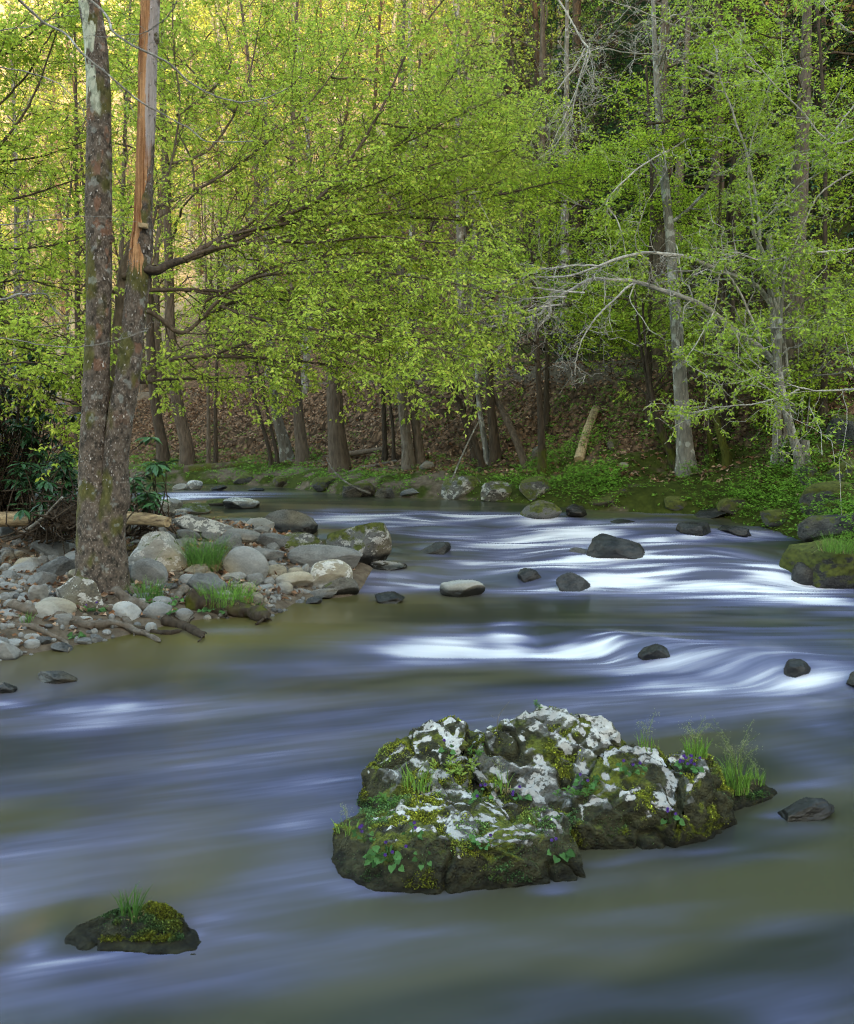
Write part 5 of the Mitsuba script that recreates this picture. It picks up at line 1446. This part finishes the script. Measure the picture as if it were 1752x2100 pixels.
rng = np.random.default_rng(31)
beech = [
    (0.037, D([(250, 566), (310, 555), (380, 535), (470, 500), (582, 443), (649, 410), (716, 329), (767, 249), (850, 80), (918, -10)], 11.6, 12.6)),
    (0.034, D([(380, 535), (450, 490), (582, 457), (665, 448), (752, 452), (800, 443), (900, 450), (1000, 470)], 11.8, 13.4)),
    (0.027, D([(376, 532), (460, 505), (582, 494), (650, 497), (800, 487), (900, 497), (1010, 520)], 11.5, 12.4)),
    (0.034, D([(250, 790), (286, 776), (319, 756), (363, 741), (420, 736), (504, 736), (588, 745), (680, 755), (760, 765)], 11.4, 12.2)),
    (0.022, D([(250, 790), (336, 778), (370, 775), (460, 772), (560, 770)], 11.6, 12.6)),
    (0.031, D([(255, 640), (302, 638), (370, 682), (420, 648), (453, 628), (560, 600), (700, 570)], 11.5, 12.8)),
    (0.027, D([(228, 598), (302, 595), (370, 593), (480, 600), (640, 622), (800, 640), (940, 660)], 11.8, 12.3)),
    (0.019, D([(300, 540), (319, 427), (346, 336), (363, 235), (353, 50), (356, -60)], 11.6, 12.2)),
    (0.020, D([(420, 520), (454, 490), (588, 457), (720, 440), (824, 427), (884, 406), (945, 393), (1040, 370)], 11.6, 13.2)),
    (0.023, D([(420, 648), (480, 590), (560, 560), (740, 555), (900, 575), (1030, 610)], 11.9, 11.6)),
    (0.020, D([(453, 628), (500, 645), (560, 665), (720, 690), (860, 715), (960, 735)], 11.9, 11.2)),
    (0.019, D([(420, 736), (480, 710), (560, 690), (680, 710), (800, 740), (900, 765)], 11.9, 11.4)),
    (0.020, D([(319, 427), (400, 390), (500, 330), (600, 250), (680, 160), (740, 60)], 11.8, 13.0)),
    (0.019, D([(346, 336), (420, 310), (480, 230), (520, 110), (540, -20)], 11.9, 13.2)),
    (0.019, D([(470, 500), (560, 420), (680, 350), (830, 290), (950, 230), (1050, 190)], 12.0, 13.6)),
    (0.018, D([(560, 465), (640, 420), (760, 380), (920, 330), (1060, 300)], 12.0, 13.0)),
    (0.016, D([(363, 235), (420, 190), (470, 130), (450, 20)], 12.0, 12.8)),
    (0.018, D([(650, 412), (760, 350), (860, 250), (930, 150), (985, 60)], 12.6, 13.6)),
    (0.016, D([(370, 593), (470, 612), (560, 640), (690, 650), (830, 690), (1000, 700)], 12.0, 12.0)),
    (0.018, D([(420, 620), (600, 540), (760, 520), (900, 540), (1040, 560)], 12.0, 12.6)),
    (0.014, D([(649, 410), (700, 300), (690, 180), (650, 60)], 12.3, 15)),
    (0.014, D([(480, 230), (400, 160), (330, 90), (270, 30)], 12.4, 14.5)),
    (0.014, D([(767, 249), (900, 260), (1020, 250), (1090, 230)], 12.5, 15)),
    (0.014, D([(720, 330), (860, 330), (980, 310), (1100, 330)], 12.5, 15.5)),
    (0.014, D([(680, 160), (780, 170), (880, 200), (960, 190)], 13, 15.5)),
    (0.014, D([(582, 443), (640, 350), (620, 220), (590, 100)], 12, 15)),
    (0.014, D([(400, 390), (380, 300), (300, 200), (240, 120)], 12, 14.5)),
    (0.015, D([(500, 500), (640, 470), (780, 410), (900, 360), (1010, 340)], 12.4, 14)),
]
bough_tree('leafy_tree', 'broad tree with dark limbs and fresh yellow green leaves reaching over the water', [np.r_[W(238, 1075, 11.7)[:2], surface(*W(238, 1075, 11.7)[:2]) - .2], W(240, 900, 11.7), W(246, 700, 11.7), W(254, 560, 11.7), W(275, 500, 11.7)], .15, .28, beech, 1, (.52, .67, .11), leaves=9, leaf=(.048, .074), kids=(17, 11, 0), yellow=.2, moss=.12, flat=.75)
left_limbs = [(.022, D(p, a, c)) for p, a, c in [([(-200, 780), (-60, 750), (60, 740), (140, 770)], 10.6, 10.3),
    ([(-200, 520), (-60, 510), (77, 511), (178, 494), (240, 470)], 10.8, 11.2), ([(-200, 640), (-60, 600), (40, 575), (120, 590), (170, 600)], 10.8, 11.2), ([(-200, 420), (-60, 350), (40, 250), (110, 90), (134, 10)], 11, 11.5),
    ([(-200, 330), (-60, 270), (10, 208), (67, 141), (134, 10)], 11, 11.6), ([(-200, 700), (-40, 690), (60, 720), (150, 740)], 11, 10.8), ([(-200, 760), (-40, 780), (60, 800), (170, 830)], 11.2, 10.9), ([(-200, 450), (-50, 420), (80, 400), (180, 360)], 11, 11.6),
    ([(-200, 200), (-60, 150), (60, 60), (150, -20)], 11, 11.5), ([(-200, 600), (-80, 640), (20, 660), (130, 690), (210, 720)], 11, 11), ([(-200, 300), (-60, 330), (60, 330), (200, 290)], 11.2, 12)]]
bough_tree('leafy_tree', 'leafy tree entering from the left edge behind the twin trunk', [W(-240, 1080, 11.5), W(-230, 700, 11.2), W(-215, 300, 11.1), W(-210, -100, 11.2)], .14, .12, left_limbs, 2, (.50, .64, .10), leaves=10, kids=(17, 10, 0), yellow=.1)

# ------------------------------------------------------------------ pale crooked boughs of the trees leaning over from the right bank
pale = [
    (0.049, D([(1600, 760), (1560, 715), (1500, 672), (1466, 642), (1433, 622), (1366, 598), (1298, 578), (1231, 571), (1164, 598), (1124, 622), (1110, 642), (1060, 655), (1000, 672), (960, 690)], 14.6, 12.6)),
    (0.041, D([(1590, 640), (1567, 605), (1534, 575), (1466, 551), (1399, 524), (1332, 517), (1265, 528), (1214, 544), (1150, 562), (1080, 560)], 14.6, 12.8)),
    (0.026, D([(1124, 622), (1130, 640), (1118, 665), (1108, 678)], 12.9, 12.8)),
    (0.029, D([(1590, 590), (1560, 510), (1545, 470), (1580, 440), (1650, 370), (1720, 330)], 14.4, 13.4)),
    (0.026, D([(1560, 520), (1538, 330), (1500, 215), (1480, 160), (1470, 100)], 14.4, 14.0)),
    (0.020, D([(1600, 640), (1560, 520), (1540, 350), (1580, 180), (1600, 130)], 14.4, 14.2)),
    (0.023, D([(1524, 178), (1500, 171), (1426, 134), (1349, 113), (1282, 109), (1231, 101), (1190, 120)], 16.5, 14.6)),
    (0.023, D([(1560, 150), (1517, 128), (1466, 97), (1433, 74), (1366, 44), (1282, 13), (1231, -5)], 16.2, 14.4)),
    (0.019, D([(1480, 290), (1420, 285), (1380, 305), (1340, 325), (1290, 360), (1242, 420), (1265, 448), (1290, 550), (1294, 570)], 15, 13.6)),
    (0.020, D([(1800, 505), (1700, 515), (1640, 520), (1560, 530), (1510, 515), (1450, 580)], 14, 13.4)),
    (0.017, D([(1560, 700), (1480, 560), (1460, 640), (1430, 700), (1406, 740)], 14, 13.2)),
    (0.017, D([(1800, 240), (1710, 295), (1690, 285), (1640, 230), (1560, 150), (1480, 60)], 13.6, 13.2)),
    (0.016, D([(1800, 180), (1740, 230), (1695, 296), (1670, 330)], 13.6, 13.4)),
    (0.016, D([(1800, 330), (1740, 355), (1680, 400), (1640, 480), (1600, 560)], 13.4, 13.6)),
    (0.017, D([(1800, 90), (1740, 70), (1690, 20), (1660, -20)], 13, 13)),
    (0.015, D([(1640, 800), (1560, 822), (1480, 830), (1420, 840)], 13.6, 12.8)),
    (0.015, D([(1800, 790), (1680, 800), (1600, 780), (1540, 740), (1500, 680)], 13.2, 12.8)),
    (0.013, D([(1630, 830), (1560, 790), (1490, 735), (1440, 720)], 13.8, 13)),
    (0.016, D([(1300, 580), (1200, 690), (1185, 730), (1180, 770)], 12.8, 12.7)),
    (0.013, D([(1231, 545), (1120, 550), (1040, 590), (980, 610)], 12.8, 12.4)),
    (0.013, D([(1200, 600), (1110, 590), (1020, 570), (950, 560)], 12.8, 12.6)),
    (0.012, D([(1160, 610), (1090, 610), (1010, 630), (940, 640)], 12.6, 12.4)),
    (0.012, D([(1150, 625), (1080, 640), (1000, 655), (920, 690)], 12.6, 12.2)),
    (0.017, D([(1140, -10), (1195, 80), (1210, 100), (1190, 160), (1160, 230), (1130, 300)], 16, 15)),
    (0.014, D([(1210, 90), (1180, 190), (1160, 260), (1100, 330)], 15.5, 15)),
    (0.014, D([(1200, 100), (1150, 180), (1080, 250), (1020, 330)], 15.5, 15)),
]
bare_set = {0, 1, 2, 18, 19, 20, 21, 22, 23, 24, 25, 6, 7}
bough_tree('crooked_tree', 'crooked tree with long pale grey boughs arching over the rapids from the right bank', [hit(1640, 958) - [0, 0, .2], W(1622, 850, 14.7), W(1605, 740, 14.6), W(1592, 600, 14.5), W(1575, 480, 14.4)], .11, 1.25, pale, 3, (.42, .58, .09), leaves=5, kids=(15, 6, 2), l2=(.4, 1.4), l3=(.15, .5), bare=bare_set, moss=.0, flat=.35, wig=.42)
# soft leafy layers in front of the dark slope on the right
lay = []
rng = np.random.default_rng(77)
for i in range(60):
    x = rng.uniform(1040, 1800)
    y = rng.uniform(180, 700) if x < 1500 else rng.uniform(60, 880)
    Y = rng.uniform(14.8, 21)
    w = rng.uniform(110, 260)
    s = rng.choice([-1, 1])
    lay.append((.016, D([(x - s * w / 2, y + 18), (x, y), (x + s * w / 2, y + rng.uniform(-25, 20))], Y, Y + rng.uniform(-.6, .6))))
for k in range(4):
    sub = lay[k::4]
    x0 = (1120, 1330, 1500, 1690)[k]
    sub = [l for l in lay if abs(np.mean([p[0] for p in l[1]]) - x0) < 110]
    f0 = hit(x0, 880)
    bough_tree('understory_tree', ('slender leafy understory tree on the far bank left of the pale trunk', 'leafy understory tree in front of the tall reddish trunk', 'leafy understory tree behind the many stemmed grey tree', 'leafy understory tree at the right edge of the picture')[k],
               [f0 - [0, 0, .2], f0 + [.05, .1, 2], f0 + [.1, .2, 4], f0 + [0, .3, 6.5]], .045, .12, sub, 10 + k, (.42, .58, .06), leaves=8, kids=(24, 9, 0), l2=(.5, 1.3), l3=(.25, .6), moss=.1, droop=.3)

# ------------------------------------------------------------------ far bank floor
rng = np.random.default_rng(91)


def scatter(n, x0, x1, y0, y1, cond):
    Y = rng.uniform(y0, y1, n * 3)
    X = rng.uniform(x0, x1, n * 3)
    h, d, sd = ground(X, Y)
    s = (X - 4.7) * .76 + (Y - 20) * .65
    px = X / Y * S + CX
    ok = cond(d, sd, s) & (px > -40) & (px < 1800)
    return np.stack([X, Y, h], -1)[ok][:n], d[ok][:n], s[ok][:n]


p, d, s = scatter(46000, -14, 10, 11.5, 32, lambda d, sd, s: sd & (d > .7) & (s < -1.7))
b = Buf()
p2, d2, s2 = scatter(5200, -9, 0, 6.8, 16, lambda d, sd, s: ~sd & (d > .15) & (d < 5))
p = np.vstack([p, p2])
n = len(p)
cols = np.array([[.17, .10, .062], [.28, .18, .115], [.38, .27, .19], [.10, .06, .04], [.20, .105, .055]])[rng.integers(0, 5, n)] * rng.uniform(.6, 1.3, (n, 1))
leaf_quads(b, p + [0, 0, .008] + rng.normal(size=(n, 3)) * .008, rng.normal(size=(n, 3)) * [1, 1, .35], np.array([0, -.35, 1.0]) + rng.normal(size=(n, 3)) * .45, rng.uniform(.05, .11, n), rng.uniform(.03, .065, n), cols, .3)
b.put('leaf_litter', 'matte', False, True)
tag('leaf_litter', 'brown dead leaves covering the steep far bank and strewn over the left bank', 'leaf litter', kind='stuff')

p, d, s = scatter(90000, -12, 9, 11.5, 26, lambda d, sd, s: sd & (d > .02) & (d < 3.2) & (rng.random(len(d)) < np.where(d < 1.6, 1.0, .25)) & (s < -1.7))
clump = meshkit.fbm(p * [1.5, 1.5, 0] + 5, 3, 3)
right = sstep(1.0, 3.0, p[:, 0])
keep = rng.random(len(p)) < ((clump - .36) * 6).clip(0.06, 1) * (.22 + .78 * right)
p, clump, d, right = p[keep], clump[keep], d[keep], right[keep]
n = len(p)
b = Buf()
hh = rng.random(n) ** 1.5 * (.05 + .42 * right * clump + .08 * clump) * sstep(0, .3, d + .1)
k = 4
pp = np.repeat(p + np.c_[0 * hh, 0 * hh, hh], k, 0) + rng.normal(size=(n * k, 3)) * [.03, .03, .012]
a = rng.uniform(0, 6.28, n * k)
leaf_quads(b, pp, np.stack([np.cos(a), np.sin(a), rng.uniform(-.5, .3, n * k)], -1), np.array([0, -.2, 1.0]) + rng.normal(size=(n * k, 3)) * .4, rng.uniform(.025, .058, n * k), rng.uniform(.016, .036, n * k), np.repeat(np.array([.19, .36, .055]) * rng.uniform(.6, 1.5, (n, 1)), k, 0), .15)
b.put('ground_cover', 'leaf', False, True)
tag('ground_cover', 'low bright green plants covering the edge of the far bank', 'ground cover', kind='stuff')

BANK = [((1200, 1000, 1310, 1038), 'long green mossy boulder with a pale top on the far waterline', .25, .7), ((1065, 975, 1140, 1026), 'mossy boulder with white lichen spots left of the long green one', .3, .6), ((985, 985, 1060, 1030), 'dark mossy boulder with white spots in the middle of the far waterline', .25, .45), ((700, 990, 770, 1020), 'round dark mossy rock at the far water below the brown snag', .2, .5), ((770, 1000, 810, 1022), 'flat dark rock right of the round mossy one', .2, .3), ((905, 975, 990, 1022), 'big lichen spotted boulder below the black leaning trunk', .3, .5), ((820, 1000, 880, 1020), 'low grey rock on the far shore between the two trunk groups', .35, .2),
        ((640, 978, 700, 1006), 'mossy rock just left of the round dark mossy one', .2, .65), ((560, 975, 610, 998), 'mossy rock at the far shore below the two dark poles', .2, .6), ((480, 968, 540, 992), 'low mossy rock at the far left shore', .2, .6), ((1360, 1018, 1420, 1048), 'small mossy rock under the green bank right of centre', .2, .7), ((1470, 1020, 1540, 1062), 'dark mossy rock below the bright green plants', .16, .6), ((1560, 1040, 1640, 1076), 'bright mossy flat rock at the right waterline', .25, .8), ((1640, 985, 1760, 1060), 'brown mossy boulder above the overhanging one', .22, .7), ((1650, 905, 1740, 955), 'upper mossy ledge rock at the right edge', .22, .75), ((1640, 950, 1700, 1000), 'mossy rock with fallen leaves on it at the right bank', .25, .6), ((1690, 940, 1790, 1020), 'green mossy rock slab on the right edge of the bank', .22, .75), ((1582, 942, 1620, 958), 'grey flat stone at the foot of the many stemmed tree', .5, .1), ((1700, 850, 1800, 930), 'dark leaning slab with moss on the upper right bank', .2, .5), ((1600, 905, 1650, 945), 'mossy stone behind the grey stump', .22, .7), ((860, 945, 890, 962), 'pale small stone on the slope in the middle', .5, 0), ((1268, 948, 1290, 962), 'whitish stone on the leafy slope right of centre', .7, 0), ((1245, 900, 1275, 925), 'mossy stone on the leafy slope', .3, .5), ((1090, 915, 1120, 940), 'grey stone half buried right of the leaning log', .4, .2)]
for box, lab, tone, mo in BANK:
    px_stone('rock', box, lab, tone=tone * .75, moss=min(1, mo * 1.25), sub=4, angular=.4, lichen='white' in lab or 'lichen' in lab, depth=.8)
log([hit(1188, 946), W(1196, 915, 16.4), W(1208, 875, 16.9), W(1222, 838, 17.4)], .085, .07, 'pale pinkish barkless log lying up the leafy slope', 'drift_wood', (.0, 0), rough=.35, stubs=1, seed=5)
log([hit(1080, 962), W(1060, 905, 17.0), W(1035, 850, 17.3), W(1006, 795, 17.8)], .07, .055, 'brown dead log leaning from the slope in the middle', 'bark', (.22, 0), stubs=2, seed=6)
log([hit(740, 962), hit(775, 956), hit(812, 948)], .045, .04, 'short fallen log on the far shore right of the brown snag', 'bark', (.5, .3), stubs=0, seed=7)
log([hit(380, 966), hit(460, 958), hit(550, 952)], .12, .09, 'mossy fallen log along the far shore at left', 'bark', (.2, .6), stubs=2, seed=8)
log([hit(600, 950), hit(700, 935), hit(800, 920)], .06, .05, 'thin fallen log across the slope behind the brown snag', 'bark', (.3, .2), stubs=3, seed=9)
log([W(918, 1012, 16.3), W(950, 930, 16.6), W(985, 860, 17)], .018, .01, 'thin bare pole slanting from the far water', 'bark', (.8, 0), 8, 30, .1, 'driftwood_stick', 3, 10)
log([W(760, 1012, 16.6), W(705, 985, 16.8), W(670, 940, 17.2)], .02, .012, 'thin curved stick slanting down to the far water', 'bark', (.6, 0), 8, 30, .1, 'driftwood_stick', 3, 11)

# ------------------------------------------------------------------ the wooded hillsides
rng = np.random.default_rng(123)


def forest_tree(label, group, foot, H, r0, palette, col, size, nl, cl=(30, .9), lean=0.0, yellow=0.0, name='hillside_tree', crown_from=.3, spread=.22):
    key = new(name)
    P = spline([foot - [0, 0, .6], foot + [rng.normal() * .3 * lean, 0, H * .4], foot + [rng.normal() * lean, rng.normal() * lean, H]], 16)
    R = np.linspace(r0, r0 * .25, 16) * (1 + .4 * np.exp(-np.arange(16) / 1.2))
    v, f = tubes(P, R, 8)
    b = Buf()
    b.add(v, f, (palette, .1))
    b.put(key + '__trunk', 'bark')
    k = cl[0]
    b, lf = Buf(), Buf()
    k1, r1 = branch(rng, P[None], R[None], k, (H * spread * .5, H * spread), (35, 75), .3, .25, 6, .25, .4, crown_from)
    k2, r2 = branch(rng, k1, r1, 5, (H * spread * .2, H * spread * .45), (25, 65), .3, .05, 4, .25, .6, .2)
    v, f = tubes(k1, np.maximum(r1, size * .10), 4)
    b.add(v, f, (palette, 0))
    v, f = tubes(k2, np.maximum(r2, size * .06), 3)
    b.add(v, f, (palette, 0))
    b.put(key + '__branchwork', 'bark')
    labels[key + '__branchwork'] = {'kind': 'stuff'}
    if nl:
        twig_leaves(rng, lf, k2, nl, (size * .7, size * 1.3), .55, leafcol(col, .3, yellow), .3, .8)
        lf.put(key + '__foliage', 'leaf', False, True)
        labels[key + '__foliage'] = {'kind': 'stuff'}
    tag(key, label, 'tree', group)


def hemlock(label, group, foot, H, r0):
    key = new('hemlock_tree')
    P = spline([foot - [0, 0, .5], foot + [0, 0, H]], 14)
    R = np.linspace(r0, .04, 14)
    v, f = tubes(P, R, 8)
    b = Buf()
    b.add(v, f, (.2, .1))
    b.put(key + '__trunk', 'bark')
    b, lf = Buf(), Buf()
    k1, r1 = branch(rng, P[None], R[None], 60, (2.2, 3.6), (75, 95), .9, -.12, 7, .12, .3, .12)
    k2, r2 = branch(rng, k1, r1, 9, (.5, 1.2), (35, 65), .85, -.05, 5, .15, .6, .15)
    v, f = tubes(k1, np.maximum(r1, .012), 4)
    b.add(v, f, (.2, 0))
    b.put(key + '__branchwork', 'bark')
    labels[key + '__branchwork'] = {'kind': 'stuff'}
    twig_leaves(rng, lf, k2, 14, (.08, .16), .45, leafcol((.055, .105, .045), .3, -.6), .15, .3)
    lf.put(key + '__foliage', 'leaf', False, True)
    labels[key + '__foliage'] = {'kind': 'stuff'}
    tag(key, label, 'tree', group)


def spot(px, Y):
    x = (px - CX) / S * Y
    return np.array([x, Y, float(ground(np.array([x]), np.array([float(Y)]))[0][0])])


taken = []


def free(q, r):
    if any(math.hypot(q[0] - a, q[1] - b_) < r for a, b_ in taken):
        return False
    taken.append((q[0], q[1]))
    return True


n = 0
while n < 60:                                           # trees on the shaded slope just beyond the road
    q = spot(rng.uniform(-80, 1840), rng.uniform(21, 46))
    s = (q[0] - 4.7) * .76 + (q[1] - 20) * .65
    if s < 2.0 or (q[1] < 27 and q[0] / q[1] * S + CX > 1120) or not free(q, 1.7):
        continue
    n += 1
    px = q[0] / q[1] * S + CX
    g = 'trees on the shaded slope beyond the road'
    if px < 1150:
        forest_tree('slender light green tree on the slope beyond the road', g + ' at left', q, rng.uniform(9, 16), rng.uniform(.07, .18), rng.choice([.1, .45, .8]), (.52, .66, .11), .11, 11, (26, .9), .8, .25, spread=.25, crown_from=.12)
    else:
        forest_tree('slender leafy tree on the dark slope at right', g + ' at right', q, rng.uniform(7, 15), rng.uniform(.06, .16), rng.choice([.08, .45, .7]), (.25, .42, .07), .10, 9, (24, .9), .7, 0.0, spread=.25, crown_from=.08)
n = 0
while n < 34:
    q = spot(rng.uniform(-90, 760), rng.uniform(20, 58))
    h_, d_, sd_ = ground(q[:1], q[1:2])
    s = (q[0] - 4.7) * .76 + (q[1] - 20) * .65
    if d_[0] < 1.0 or -2.2 < s < 2 or not free(q, 1.7):
        continue
    n += 1
    forest_tree('slender light green tree on the valley floor upstream', 'trees on the valley floor upstream', q, rng.uniform(8, 15), rng.uniform(.05, .13), rng.choice([.1, .45, .8]), (.54, .67, .11), .10, 11, (28, .9), .8, .3, name='valley_tree', spread=.26, crown_from=.14)
for px, Y in ((1180, 30), (1260, 34), (1330, 29), (1440, 31), (1520, 27), (1600, 32), (1690, 27), (1760, 30), (1060, 40), (1390, 38), (1560, 38), (1740, 38), (1225, 42), (1300, 45), (1480, 44), (1640, 42), (1790, 36), (1130, 46), (1370, 26), (1480, 24.5), (1800, 24)):
    hemlock('dark hemlock with drooping branches on the right slope', 'dark evergreens on the right slope', spot(px + rng.normal() * 10, Y), rng.uniform(13, 18), .2)
for px, Y in ((1180, 25), (1270, 26), (1350, 24), (1430, 23), (1500, 24), (1560, 22.5), (1640, 23), (1720, 22), (1790, 23), (1300, 30), (1460, 28), (1600, 28), (1740, 26), (1240, 34), (1380, 34), (1520, 32), (1660, 31), (1790, 29), (1330, 27), (1700, 24), (1220, 22.5)):
    q = spot(px, Y)
    sp = q + np.abs(rng.normal(size=(80, 3))) * [0, 0, .9] + rng.normal(size=(80, 3)) * [1.1, .7, .2] + [0, 0, .3]
    rhodo('dark evergreen shrub on the slope beyond the road', sp, .18, 8, 'slope_rhododendron', (.024, .06, .026), 'rhododendrons on the slope beyond the road', seed=px)
n = 0
taken.clear()
while n < 135:                                           # the far hillside up the valley that the low sun still reaches
    q = spot(rng.uniform(-120, 1500), rng.uniform(46, 125))
    if not free(q, 2.6):
        continue
    n += 1
    forest_tree('tall tree in pale yellow green young leaf on the sunlit far hillside', 'trees on the sunlit far hillside', q, rng.uniform(11, 20), rng.uniform(.10, .24), rng.choice([.45, .7, .95]), (.46, .54, .12), .0034 * q[1], 10, (30, .9), 1.0, .4, name='far_tree', spread=.24, crown_from=.15)


# ------------------------------------------------------------------ which one: labels of the many stones and trees
LAND = [(-3.11, 9.25, 'twin trunk'), *[(hit(x, y)[0], hit(x, y)[1], n_) for x, y, n_ in ((420, 1168, 'big round grass clump'), (462, 1240, 'low grass patch'), (325, 1178, 'white lichened rock'), (161, 1249, 'big mossy angular rock'), (117, 1187, 'dark slate slab'), (104, 1143, 'wide flat grey slab'), (500, 1187, 'long smooth pale stone'), (678, 1210, 'pale pointed boulder'), (60, 1080, 'pale barkless log'), (435, 1096, 'long flat lichen flecked rock'), (260, 1270, 'whitest oval stone'), (20, 1350, 'large grey stone at the left edge'), (97, 1271, 'speckled light grey stone'), (660, 1165, 'long grey boulder'))]]
ORD = ['', 'second ', 'third ', 'fourth ', 'fifth ', 'sixth ', 'seventh ', 'eighth ', 'ninth ', 'tenth ', 'eleventh ', 'twelfth ']


def nth(k):
    return ORD[k] if k < len(ORD) else f'{k + 1}th '


found = {}
for key, d in labels.items():
    if d.get('group') == G0:
        v, f, _, uv, _ = meshkit.WRITTEN[scene[key]['filename']]
        c, e = v.mean(0), np.ptp(v, axis=0)
        tone = uv[0, 0]
        word = ('dark' if tone < .28 else 'mid grey' if tone < .45 else 'light grey' if tone < .54 else 'pale') + (' flat' if e[2] < .42 * max(e[0], e[1]) else ' rounded') + (' pebble' if e[0] < .12 else ' stone' if e[0] < .24 else ' big stone')
        j = int(np.argmin([math.hypot(c[0] - a, c[1] - b_) for a, b_, _ in LAND]))
        a, b_, nm = LAND[j]
        dx, dy = c[0] / c[1] * S - a / b_ * S, c[1] - b_
        rel = ('right of' if dx > 0 else 'left of') if abs(c[0] - a) > abs(dy) * .7 else ('behind' if dy > 0 else 'in front of')
        found.setdefault((word, rel, nm), []).append((math.hypot(c[0] - a, dy), key))
for (word, rel, nm), lst in found.items():
    for k, (_, key) in enumerate(sorted(lst)):
        labels[key]['label'] = f'{nth(k)}nearest {word} {rel} the {nm}'.replace('first ', '') if len(lst) > 1 else f'{word} nearest {rel} the {nm}'
ROWS = {}
for key, d in labels.items():
    if d.get('group', '').startswith(('trees on the shaded', 'dark evergreens', 'rhododendrons on', 'trees on the valley')):
        k2 = next(k for k in scene if k.startswith(key + '__'))
        v = meshkit.WRITTEN[scene[k2]['filename']][0]
        q = v[:40].mean(0)
        ROWS.setdefault(d['group'], []).append((q[0] / q[1], key))
for g, lst in ROWS.items():
    for k, (_, key) in enumerate(sorted(lst)):
        labels[key]['label'] += ', ' + (nth(k) + 'from the left' if k else 'leftmost one')
